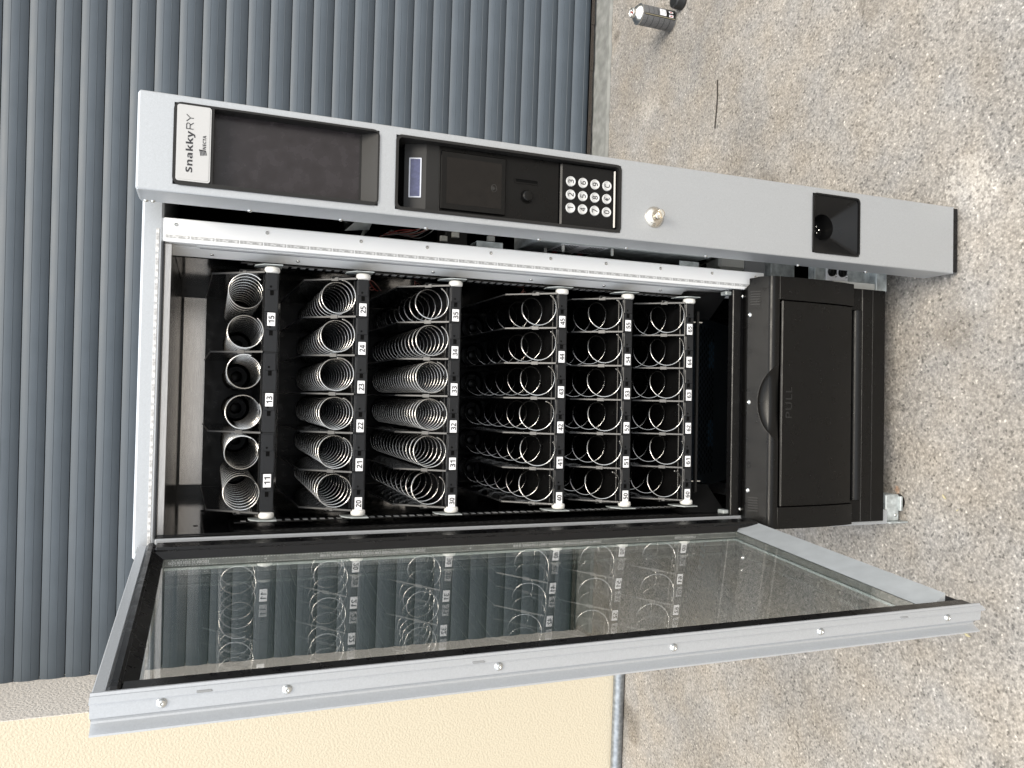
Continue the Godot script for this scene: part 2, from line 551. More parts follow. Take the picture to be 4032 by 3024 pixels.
func setting() -> void:
	var s := Shape.new()
	s.quad(Vector3(-120, 0, -120), Vector3(120, 0, -120), Vector3(120, 0, 120), Vector3(-120, 0, 120), Vector3.UP)
	var g := put("ground", s.mesh(mats["asphalt"]))
	g.set_meta("kind", "structure")
	# loose light chips of stone
	var p := Shape.new()
	var pts := [Vector3(1, 0, 0.2), Vector3(0.3, 0.1, 0.9), Vector3(-0.8, 0, 0.5), Vector3(-0.7, 0.1, -0.6), Vector3(0.4, 0, -0.8)]
	for i in 5:
		var q: Vector3 = pts[i]
		var r: Vector3 = pts[(i + 1) % 5]
		p.quad_out(q - Vector3.UP * 0.3, r - Vector3.UP * 0.3, r * 0.6 + Vector3.UP * 0.5, q * 0.6 + Vector3.UP * 0.5, Vector3.ZERO)
		p.tri(q * 0.6 + Vector3.UP * 0.5, r * 0.6 + Vector3.UP * 0.5, Vector3(0, 0.62, 0), Vector3.UP, Vector3.UP, Vector3.UP)
	var mm := MultiMesh.new()
	mm.transform_format = MultiMesh.TRANSFORM_3D
	mm.mesh = p.mesh(mats["pebble"])
	mm.instance_count = 320
	for i in 320:
		var k := 0.0010 + 0.0022 * pow(rng.randf(), 4.0)
		var z := rng.randf_range(-1.58, 0.7)
		var b := Basis(Vector3.UP, rng.randf() * TAU) * Basis.from_scale(Vector3(k * rng.randf_range(0.8, 1.5), k * 0.8, k))
		mm.set_instance_transform(i, Transform3D(b, Vector3(rng.randf_range(-1.7, 2.0), 0.0004, z)))
	var mi := MultiMeshInstance3D.new()
	mi.name = "stone_chips"
	mi.multimesh = mm
	mi.set_meta("kind", "stuff")
	tag(mi, "tiny pale stone chips scattered loose over the asphalt", "stone chips")
	add_child(mi, true)


func building() -> void:
	var wf := Transform3D(Basis(Vector3.UP, -atan(SKEW)), Vector3.ZERO)   # x along the building, z out of it
	# concrete threshold
	var s := Shape.new()
	var front := PackedVector3Array()
	var k := 170
	for i in k + 1:
		var x := lerpf(-1.075, 3.3, float(i) / k)
		front.append(Vector3(x, 0.003, -1.622 + rng.randf_range(-0.004, 0.004)))
	for i in k:
		var a := front[i]
		var b := front[i + 1]
		var a1 := Vector3(a.x, 0.010, a.z - 0.012)
		var b1 := Vector3(b.x, 0.010, b.z - 0.012)
		s.quad(a1, b1, Vector3(b.x, 0.004, -2.05), Vector3(a.x, 0.004, -2.05), Vector3.UP)
		s.quad(a, b, b1, a1, Vector3(0, 0.8, 0.6))
		s.quad(a, b, Vector3(b.x, -0.05, b.z), Vector3(a.x, -0.05, a.z), Vector3.BACK)
	var t := put("threshold", s.mesh(mats["concrete"]), self, wf)
	t.set_meta("kind", "structure")

	# roller shutter: one meshed slat, set again and again
	var sh := node("roller_shutter", self, wf)
	tag(sh, "blue grey roller shutter of horizontal slats filling the wide gateway", "roller shutter")
	var pitch := 0.0806
	var prof := PackedVector2Array([Vector2(0.0, 0.0), Vector2(0.0030, -0.0002)])
	# (z out, y) of the face from the top of a slat to its foot
	var face := [Vector2(-0.006, 0.0)]
	for q in 19:
		var f := q / 18.0
		var y := -0.0006 - 0.0778 * f
		var z := -0.0010 + 0.0100 * (1.0 - pow(absf(f * 2.0 - 0.96), 2.2)) + 0.0018 * f
		if q == 12:   # a fine rolled ridge and a groove
			face.append(Vector2(z, y + 0.0010)); face.append(Vector2(z + 0.0009, y)); face.append(Vector2(z, y - 0.0007))
		elif q == 6:
			face.append(Vector2(z, y + 0.0008)); face.append(Vector2(z - 0.0011, y)); face.append(Vector2(z, y - 0.0008))
		else:
			face.append(Vector2(z, y))
	face.append(Vector2(-0.006, -0.0785))
	prof = PackedVector2Array()
	for q in face: prof.append(q)
	prof.append(Vector2(-0.010, -0.0775)); prof.append(Vector2(-0.010, 0.0))
	var sl := Shape.new()
	sl.prism(prof, -3.3, 1.125, Transform3D(Basis(Vector3(0, 0, 1), Vector3.UP, Vector3(-1, 0, 0)), Vector3.ZERO), 0.95)
	var slat := sl.mesh(mats["shutter paint"])
	for i in 42:
		var y := 0.1141 + pitch * i
		if y < 3.4:
			put("slat", slat, sh, Transform3D(Basis.IDENTITY, Vector3(0, y, -1.772)))
	bx("bottom_rail", Vector3(-1.12, 0.034, -1.790), Vector3(3.3, 0.1141 - pitch + 0.0005, -1.764), mats["shutter paint"], sh, 0.002)
	bx("backing", Vector3(-1.105, 0.02, -1.812), Vector3(3.3, 3.5, -1.800), mats["black void"], sh)
	s = Shape.new()
	for i in 150:
		var x0 := lerpf(-1.12, 3.3, i / 150.0)
		var x1 := lerpf(-1.12, 3.3, (i + 1) / 150.0)
		s.box(Vector3(x0, 0.019, -1.785), Vector3(x1, 0.0335, -1.760 + rng.randf_range(-0.003, 0.003)))
	put("bottom_seal", s.mesh(mats["rust seal"]), sh)

	# rendered wall beside it
	var wl := node("rendered_wall", self, wf)
	tag(wl, "cream rough rendered house wall left of the roller shutter", "wall")
	s = Shape.new()
	s.prism(PackedVector2Array([Vector2(-6.0, 2.1), Vector2(-6.0, 1.352), Vector2(-1.0765, 1.352), Vector2(-1.1110, 1.80), Vector2(-1.1110, 2.1)]), 0.0, 4.6, Transform3D(Basis(Vector3.RIGHT, Vector3.FORWARD, Vector3.UP), Vector3.ZERO))
	put("wall", s.mesh(mats["cream render"]), wl)
	s = Shape.new()
	s.quad(Vector3(-1.0745, 0.0, -1.3525), Vector3(-1.0745, 4.6, -1.3525), Vector3(-1.108, 4.6, -1.80), Vector3(-1.108, 0.0, -1.80), Vector3(1, 0, 0.07).normalized())
	s.quad(Vector3(-1.0745, 0.0, -1.3525), Vector3(-1.0745, 4.6, -1.3525), Vector3(-1.0768, 4.6, -1.3525), Vector3(-1.0768, 0.0, -1.3525), Vector3.BACK)
	put("reveal", s.mesh(mats["reveal render"]), wl)
	bx("lintel", Vector3(-1.0764, 3.35, -2.1), Vector3(3.3, 4.6, -1.352), mats["cream render"], wl)
	bx("right_wall", Vector3(3.3, 0, -2.1), Vector3(7.0, 4.6, -1.352), mats["cream render"], wl)

	# zinc pipe at the foot of the wall
	s = Shape.new()
	s.tube(PackedVector3Array([Vector3(-4.0, 0.0225, -1.327), Vector3(-1.03, 0.0225, -1.327)]), 0.022, 20)
	var pp := put("zinc_pipe", s.mesh(mats["pipe zinc"]), self, wf)
	tag(pp, "galvanised steel pipe lying along the foot of the cream wall", "pipe")


# ------------------------------------------------------------------ the machine
func screw(called: String, parent: Node, at: Vector3, out: Vector3, r := 0.0045, m: Material = null) -> void:
	var y := out.normalized()
	var x := y.cross(Vector3(0.31, 0.8, 0.51)).normalized()
	var s := Shape.new()
	var xf := Transform3D(Basis(x, y, x.cross(y)), at)
	s.lathe(PackedVector2Array([Vector2(r, 0), Vector2(r * 0.95, r * 0.3), Vector2(r * 0.7, r * 0.55), Vector2(r * 0.35, r * 0.68), Vector2(r * 0.3, r * 0.35), Vector2(0.0, r * 0.3)]), 14, xf, 0.5)
	put(called, s.mesh(m if m else mats["screw"]), parent)


func cabinet(vm: Node) -> void:
	var si: Material = mats["silver paint"]
	# outer shell
	bx("left_panel", Vector3(-0.2836, 0.06, -0.79), Vector3(-0.2495, 1.667, 0.0), si, vm, 0.002)
	bx("top_panel", Vector3(-0.2836, 1.667, -0.79), Vector3(0.4524, 1.7005, 0.0), si, vm, 0.0035)
	bx("right_panel", Vector3(0.4494, 0.06, -0.79), Vector3(0.4524, 1.667, -0.01), si, vm)
	bx("back_panel", Vector3(-0.2495, 0.06, -0.79), Vector3(0.4494, 1.667, -0.787), mats["galvanised"], vm)
	bx("base_panel", Vector3(-0.2495, 0.06, -0.787), Vector3(0.4494, 0.075, -0.03), mats["black sheet"], vm)
	# white middle post between the chamber and the side compartment
	var w: Material = mats["white enamel"]
	var post := node("middle_post", vm)
	var s := Shape.new()
	s.box(Vector3(0.2514, 0.43, -0.020), Vector3(0.2916, 1.6675, 0.0), 0.0018)
	s.box(Vector3(0.2534, 0.43, -0.135), Vector3(0.2570, 1.6665, -0.020))
	put("face", s.mesh(w), post)
	s = Shape.new()
	var fx := Transform3D(Basis(Vector3.RIGHT, Vector3.FORWARD, Vector3.UP), Vector3.ZERO)   # outline (x, depth) pushed along y
	s.prism(PackedVector2Array([Vector2(0.2514, 0.050), Vector2(0.2408, 0.0770), Vector2(0.2420, 0.0780), Vector2(0.2545, 0.052)]), 0.47, 1.6655, fx)
	put("inner_flange", s.mesh(w), post)
	bx("lamp_groove", Vector3(0.2516, 0.47, -0.050), Vector3(0.2532, 1.61, -0.036), mats["lamp strip"], post)
	bx("lamp_cover", Vector3(0.2506, 0.47, -0.0355), Vector3(0.2533, 1.615, -0.0215), w, post)
	s = Shape.new()
	s.prism(PackedVector2Array([Vector2(0.2408, 0.0785), Vector2(0.2398, 0.0850), Vector2(0.2412, 0.0850), Vector2(0.2420, 0.0785)]), 0.47, 1.6655, fx)
	put("black_edge", s.mesh(mats["black sheet"]), post)
	for y in [1.648, 1.50, 1.335, 1.21, 1.082, 0.955, 0.83, 0.70, 0.57, 0.455]:
		var k := Shape.new()
		k.lathe(PackedVector2Array([Vector2(0.0034, 0), Vector2(0.003, 0.0012), Vector2(0.0018, 0.0013), Vector2(0.0016, 0.0002), Vector2(0, 0.0001)]), 12, Transform3D(Basis(Vector3.RIGHT, Vector3.BACK, Vector3.DOWN), Vector3(0.2805, y, 0.0001)))
		put("rivet", k.mesh(mats["screw"]), post)
	for y in [1.59, 1.44, 1.18, 0.97, 0.80, 0.66]:
		screw("rivet", post, Vector3(0.2455, y, -0.064), Vector3(-0.93, 0, 0.36), 0.0033)
	# clear magnetic seal in short lengths, let into slots
	var seg := Shape.new()
	seg.box(Vector3(-0.0022, -0.0183, 0), Vector3(0.0022, 0.0183, 0.0007), 0.0003)
	var segm := seg.mesh(mats["seal strip"])
	var gap := Shape.new()
	var y0 := 1.6455
	for i in 30:
		var y := y0 - 0.0398 * i
		if y < 0.49: break
		put("seal_segment", segm, post, Transform3D(Basis.IDENTITY, Vector3(0.2602, y, 0.0002)))
		gap.box(Vector3(0.2574, y - 0.0190, -0.0004), Vector3(0.2630, y + 0.0190, 0.0004))
	put("seal_slot", gap.mesh(mats["seal gap"]), post).set_meta("kind", "stuff")
	var hf := node("front_frame", vm)
	gap = Shape.new()
	var segh := Shape.new()
	segh.box(Vector3(-0.0198, -0.0024, 0), Vector3(0.0198, 0.0024, 0.0007), 0.0003)
	var seghm := segh.mesh(mats["seal strip"])
	for i in 13:
		var x := 0.2515 - 0.0424 * i
		put("seal_segment", seghm, hf, Transform3D(Basis.IDENTITY, Vector3(x, 1.6758, 0.0002)))
		gap.box(Vector3(x - 0.0205, 1.6728, -0.0004), Vector3(x + 0.0205, 1.6786, 0.0004))
	for i in 28:
		var y := 1.642 - 0.042 * i
		put("seal_segment", segm, hf, Transform3D(Basis.IDENTITY, Vector3(-0.2588, y, 0.0002)))
		gap.box(Vector3(-0.2618, y - 0.0195, -0.0004), Vector3(-0.2560, y + 0.0195, 0.0004))
	put("seal_slot", gap.mesh(mats["seal gap"]), hf).set_meta("kind", "stuff")
	bx("edge_bead", Vector3(-0.2487, 1.6650, -0.012), Vector3(0.2512, 1.6668, -0.001), mats["black sheet"], hf)
	bx("edge_bead", Vector3(-0.2493, 0.475, -0.012), Vector3(-0.2470, 1.6648, -0.001), mats["black sheet"], hf)
	for y in [1.648, 1.40, 1.05, 0.72]:
		screw("rivet", hf, Vector3(-0.2484, y, -0.03), Vector3.RIGHT, 0.004, mats["black sheet"])


func cooling_chamber(vm: Node) -> void:
	var c := node("cooling_chamber", vm)
	var bl: Material = mats["gloss black"]
	bx("left_wall", Vector3(-0.2494, 0.30, -0.60), Vector3(-0.2455, 1.6648, -0.013), bl, c)
	bx("right_wall", Vector3(0.2532, 0.30, -0.60), Vector3(0.2560, 1.6648, -0.156), bl, c)
	bx("ceiling", Vector3(-0.2454, 1.6545, -0.586), Vector3(0.2500, 1.6645, -0.014), mats["brushed steel"], c)
	bx("rear_wall", Vector3(-0.2454, 1.10, -0.600), Vector3(0.2531, 1.6645, -0.588), mats["brushed steel"], c)
	bx("rear_panel", Vector3(-0.2454, 0.30, -0.600), Vector3(0.2531, 1.099, -0.588), mats["black sheet"], c)
	bx("seam", Vector3(-0.2200, 1.6490, -0.5878), Vector3(0.2240, 1.6544, -0.5820), mats["black sheet"], c)
	bx("corner_trim", Vector3(-0.2454, 1.10, -0.587), Vector3(-0.2200, 1.654, -0.574), mats["black sheet"], c)
	bx("corner_trim", Vector3(0.2240, 1.10, -0.587), Vector3(0.2530, 1.654, -0.574), mats["black sheet"], c)
	for z in [-0.10, -0.30]:
		var s := Shape.new()
		s.lathe(PackedVector2Array([Vector2(0.0045, 0), Vector2(0.004, 0.0006), Vector2(0, 0.0006)]), 12, Transform3D(Basis(Vector3.UP, Vector3.RIGHT, Vector3.BACK), Vector3(-0.2454, 1.61 + z * 0.05, z)))
		put("plug", s.mesh(mats["black void"]), c)
	# slotted uprights that carry the trays
	for sx in [-1.0, 1.0]:
		var x := 0.2365 if sx > 0 else -0.2380
		bx("upright", Vector3(x - 0.0012, 0.50, -0.115), Vector3(x + 0.0012, 1.54, -0.072), mats["black sheet"], c)
		var s := Shape.new()
		for i in 62:
			var y := 0.56 + 0.0158 * i
			s.box(Vector3(x - sx * 0.0012 - 0.0007, y - 0.0045, -0.088), Vector3(x - sx * 0.0012 + 0.0007, y + 0.0045, -0.074))
		put("upright_slots", s.mesh(mats["grey plastic"]), c).set_meta("kind", "stuff")
	# loose wiring of the tray motors at the right
	for k in 3:
		var yy: float = [1.30, 1.20, 0.96][k]
		for j in 4:
			var p := PackedVector3Array()
			for i in 9:
				var t := i / 8.0
				p.append(Vector3(0.229 + 0.006 * sin(t * 4 + j), yy - 0.05 * t + 0.006 * j * t, -0.13 - 0.10 * t - 0.012 * sin(t * PI) * j))
			var s := Shape.new()
			s.tube(p, 0.0011, 6)
			put("tray_cable", s.mesh(mats["red cable"] if j == 1 else mats["pink cable"]), c)


# a spiral of wire about the z axis, from z = 0 backwards; turn is +1 for clockwise as one looks at it, start in degrees from the lowest point
func spiral(pitch: float, length: float, start: float, turn: float, r := 0.0302) -> ArrayMesh:
	var p := PackedVector3Array()
	var turns := length / pitch
	var per := 30
	for i in int(turns * per) + 1:
		var deg := start + 360.0 * i / per
		var t := deg_to_rad(deg)
		p.append(Vector3(-sin(t) * r * turn, -cos(t) * r, -pitch * i / per))
	var s := Shape.new()
	s.tube(p, 0.00152, 7)
	# boss and shaft at the motor
	return s.mesh(mats["wire"])


func trays(vm: Node) -> void:
	var ys := [1.4872, 1.3230, 1.1417, 0.9125, 0.7584, 0.6046]
	var pitches := [[0.039, 0.039, 0.039, 0.039, 0.039, 0.039], [0.035, 0.035, 0.035, 0.035, 0.035, 0.035], [0.047, 0.031, 0.0225, 0.0225, 0.031, 0.048],
		[0.075, 0.075, 0.075, 0.075, 0.075, 0.075], [0.075, 0.075, 0.075, 0.075, 0.075, 0.075], [0.075, 0.075, 0.075, 0.075, 0.075, 0.075]]
	var starts := [[-40.0, 60.0, -30.0, 70.0, -50.0, 40.0], [-75.0, -65.0, -70.0, -95.0, -80.0, -85.0], [-55.0, -70.0, -60.0, -75.0, -60.0, -65.0],
		[-58.0, -42.0, -80.0, -72.0, -64.0, -68.0], [-80.0, -46.0, -42.0, -70.0, -70.0, -72.0], [-85.0, -45.0, -70.0, -66.0, -68.0, -70.0]]
	var cw := 0.0725
	var made := {}
	for t in 6:
		var y: float = ys[t]
		var tr := node("tray", vm)
		var st: Material = mats["strip black"]
		var step := 2 if t == 0 else 1
		# shelf floor and its front rail
		var s := Shape.new()
		s.box(Vector3(-0.2160, y + 0.0045, -0.50), Vector3(0.2160, y + 0.0065, -0.0445))
		s.box(Vector3(-0.2160, y - 0.0030, -0.0545), Vector3(0.2160, y + 0.0148, -0.0460), 0.0012)
		put("floor", s.mesh(mats["black plastic"]), tr)
		# price strip with its little blocks
		s = Shape.new()
		if not made.has("slot"):
			var dk := Shape.new()
			dk.box(Vector3(0.0300, -0.0032, -0.0322), Vector3(0.0390, 0.0032, -0.0313))
			made["slot"] = dk.mesh(mats["black void"])
			dk = Shape.new()
			dk.lathe(PackedVector2Array([Vector2(0.0021, 0), Vector2(0, 0)]), 10, Transform3D(Basis(Vector3.RIGHT, Vector3.BACK, Vector3.DOWN), Vector3(0.0455, 0.002, -0.0298)))
			made["hole"] = dk.mesh(mats["black void"])
			dk = Shape.new()
			dk.box(Vector3(-0.0004, -0.0119, -0.0322), Vector3(0.0004, 0.0119, -0.0316))
			made["joint"] = dk.mesh(mats["black void"])
		s.box(Vector3(-0.2140, y - 0.0118, -0.0420), Vector3(0.2140, y + 0.0118, -0.0320), 0.0012)
		for c in 6:
			var x0 := -0.2175 + cw * c
			s.box(Vector3(x0 + 0.0395, y - 0.0095, -0.0325), Vector3(x0 + 0.0700, y + 0.0095, -0.0300), 0.0008)
			put("strip_slot", made["slot"], tr, Transform3D(Basis.IDENTITY, Vector3(x0, y, 0)))
			put("strip_hole", made["hole"], tr, Transform3D(Basis.IDENTITY, Vector3(x0, y, 0)))
			if c > 0: put("strip_joint", made["joint"], tr, Transform3D(Basis.IDENTITY, Vector3(x0, y, 0)))
		put("price_strip", s.mesh(st), tr)
		# numbers
		for c in range(0, 6, step):
			var num: String = str((t + 1) * 10 + c) if t > 0 else ["11", "13", "15"][c / 2]
			var lx := -0.2175 + cw * (c + (1 if t == 0 else 0)) + (0.0135 if t > 0 else -0.0135)
			var lb := Shape.new()
			lb.box(Vector3(lx - 0.0119, y - 0.0068, -0.0310), Vector3(lx + 0.0119, y + 0.0068, -0.0294), 0.0005)
			put("label", lb.mesh(mats["label white"]), tr)
			text("number", num, true, 0.0134, 0.0100, mats["print"], tr, Transform3D(Basis.IDENTITY, Vector3(lx, y, -0.0293)), 0.0005)
		# partitions
		var pm: ArrayMesh
		if not made.has("wall"):
			var d := Shape.new()
			var ax := Transform3D(Basis(Vector3(0, 0, -1), Vector3.UP, Vector3(1, 0, 0)), Vector3.ZERO)   # outline (depth, height) to a sheet across x
			d.prism(PackedVector2Array([Vector2(0.046, -0.001), Vector2(0.030, 0.012), Vector2(0.098, 0.100), Vector2(0.48, 0.112), Vector2(0.48, -0.001)]), -0.0008, 0.0008, ax)
			made["wall"] = d.mesh(mats["black sheet"])
			d = Shape.new()
			var a := Vector2(0.0295, 0.013)
			var b := Vector2(0.0975, 0.1008)
			var e := (b - a).normalized()
			var n2 := Vector2(-e.y, e.x)
			var q := a + e * 0.045
			d.prism(PackedVector2Array([a, q, q + n2 * 0.0012, a + n2 * 0.0012]), -0.0016, 0.0016, ax)
			d.prism(PackedVector2Array([q, b, b + n2 * 0.0012, q + n2 * 0.0012]), -0.0014, 0.0014, ax)
			d.prism(PackedVector2Array([q - e * 0.008, q + e * 0.008, q + e * 0.007 + n2 * 0.0022, q - e * 0.007 + n2 * 0.0022]), -0.0032, 0.0032, ax)
			d.prism(PackedVector2Array([b, Vector2(0.48, 0.1128), Vector2(0.48, 0.1138), b + Vector2(0, 0.001)]), -0.0012, 0.0012, ax)
			made["edge"] = d.mesh(mats["partition edge"])
		for c in range(0, 7, step):
			var px := -0.2175 + cw * c + (0.0015 if c == 0 else (-0.0015 if c == 6 else 0.0))
			pm = made["wall"]
			put("partition", pm, tr, Transform3D(Basis.IDENTITY, Vector3(px, y + 0.0, 0)))
			put("partition_edge", made["edge"], tr, Transform3D(Basis.IDENTITY, Vector3(px, y, 0)))
		# spirals
		for c in 6:
			var turn := 1.0
			if t == 0: turn = 1.0 if c % 2 == 0 else -1.0
			var key := "%f %f %f" % [pitches[t][c], starts[t][c], turn]
			if not made.has(key): made[key] = spiral(pitches[t][c], 0.46, starts[t][c], turn)
			var xc := -0.18125 + cw * c
			put("spiral", made[key], tr, Transform3D(Basis.IDENTITY, Vector3(xc, y + 0.0432, -0.020 if t > 2 else -0.029)))
			if not made.has("boss"):
				var bs := Shape.new()
				var bxf := Transform3D(Basis(Vector3.RIGHT, Vector3.BACK, Vector3.DOWN), Vector3.ZERO)
				bs.lathe(PackedVector2Array([Vector2(0.031, 0), Vector2(0.031, 0.008), Vector2(0.026, 0.010), Vector2(0.024, 0.004), Vector2(0.013, 0.004), Vector2(0.012, 0.014), Vector2(0.006, 0.016), Vector2(0, 0.016)]), 24, bxf)
				made["boss"] = bs.mesh(mats["black plastic"])
			put("motor_boss", made["boss"], tr, Transform3D(Basis.IDENTITY, Vector3(xc, y + 0.0432, -0.493)))
		bx("motor_panel", Vector3(-0.2165, y - 0.005, -0.510), Vector3(0.2165, y + 0.112, -0.5005), mats["black plastic"], tr)
		# rollers and slides
		for sx in [-1.0, 1.0]:
			var r := Shape.new()
			r.lathe(PackedVector2Array([Vector2(0, -0.0055), Vector2(0.0105, -0.0055), Vector2(0.0130, -0.004), Vector2(0.0136, 0), Vector2(0.0130, 0.004), Vector2(0.0105, 0.0055), Vector2(0, 0.0055)]), 24, Transform3D(Basis(Vector3.UP, Vector3.RIGHT, Vector3.FORWARD), Vector3(sx * 0.2206, y, -0.034)), 0.5)
			put("roller", r.mesh(mats["nylon"]), tr)
			var q := Shape.new()
			q.prism(PackedVector2Array([Vector2(0.016, -0.017), Vector2(0.018, 0.014), Vector2(0.040, 0.030), Vector2(0.060, 0.030), Vector2(0.060, -0.018)]), -0.0008, 0.0008, Transform3D(Basis(Vector3(0, 0, -1), Vector3.UP, Vector3(1, 0, 0)), Vector3(sx * 0.2285, y, 0)))
			put("slide_plate", q.mesh(mats["galvanised"]), tr)
			bx("side_arm", Vector3(sx * 0.2195 - 0.0025, y + 0.0, -0.30), Vector3(sx * 0.2195 + 0.0025, y + 0.055, -0.055), mats["black plastic"], tr, 0.001)


func product_bin(vm: Node) -> void:
	var b := node("delivery_bin", vm)
	bx("front_beam", Vector3(-0.2490, 0.490, -0.020), Vector3(0.2500, 0.5115, -0.002), mats["black plastic"], b, 0.0015)
	bx("front_lip", Vector3(-0.2490, 0.4735, -0.030), Vector3(0.2500, 0.4895, -0.006), mats["black plastic"], b, 0.001)
	for sx in [-1.0, 1.0]:
		screw("bolt", b, Vector3(sx * 0.2365, 0.4835, -0.0055), Vector3.BACK, 0.0048)
		var s := Shape.new()
		s.box(Vector3(-0.004, -0.005, -0.02), Vector3(0.004, 0.010, 0.0), 0.001, Transform3D(Basis.IDENTITY, Vector3(sx * 0.2420, 0.515, -0.01)))
		put("bracket", s.mesh(mats["galvanised"]), b)
		# sloping deflector plates at either side
		s = Shape.new()
		var o := Vector3(sx * 0.246, 0, 0)
		s.quad(o + Vector3(0, 0.60, -0.05), o + Vector3(0, 0.505, -0.03), o + Vector3(-sx * 0.055, 0.505, -0.10), o + Vector3(-sx * 0.055, 0.575, -0.12), Vector3(-sx * 0.7, 0.1, 0.7).normalized())
		s.quad(o + Vector3(0, 0.60, -0.05), o + Vector3(-sx * 0.055, 0.575, -0.12), o + Vector3(-sx * 0.06, 0.57, -0.45), o + Vector3(0, 0.60, -0.45), Vector3(-sx * 0.4, 0.9, 0).normalized())
		s.quad(o + Vector3(-sx * 0.055, 0.505, -0.10), o + Vector3(-sx * 0.055, 0.575, -0.12), o + Vector3(-sx * 0.06, 0.57, -0.45), o + Vector3(-sx * 0.06, 0.40, -0.45), Vector3(-sx, 0, 0))
		put("deflector", s.mesh(mats["black plastic"]), b)
		bx("guide_rod", Vector3(sx * 0.178 - 0.0012, 0.555, -0.06), Vector3(sx * 0.178 + 0.0012, 0.59, -0.055), mats["screw"], b)
	# floor of the bin: a sheet with rows of round holes
	var tilt := Transform3D(Basis(Vector3.RIGHT, deg_to_rad(38)), Vector3(0, 0.375, -0.27))
	var s := Shape.new()
	s.box(Vector3(-0.21, -0.19, -0.004), Vector3(0.21, 0.19, 0.0), 0.0, tilt)
	put("sheet", s.mesh(mats["bin sheet"]), b)
	var holes := Shape.new()
	var blue := Shape.new()
	for r in 9:
		for c in 22:
			var x := -0.176 + 0.0168 * c + (0.0084 if r % 2 == 1 else 0.0)
			var p := tilt * Transform3D(Basis(Vector3.RIGHT, Vector3.BACK, Vector3.DOWN), Vector3(x, 0.115 - 0.0150 * r, 0.0006))
			var lit := r > 5 and ((c > 3 and c < 8) or (c > 15 and c < 20))
			(blue if lit else holes).lathe(PackedVector2Array([Vector2(0.0052, 0), Vector2(0, 0)]), 10, p)
	put("vent_holes", holes.mesh(mats["black void"]), b).set_meta("kind", "stuff")
	put("vent_holes", blue.mesh(mats["blue plastic"]), b).set_meta("kind", "stuff")
	bx("bin_ledge", Vector3(-0.20, 0.575, -0.045), Vector3(0.20, 0.580, -0.038), mats["black plastic"], b)


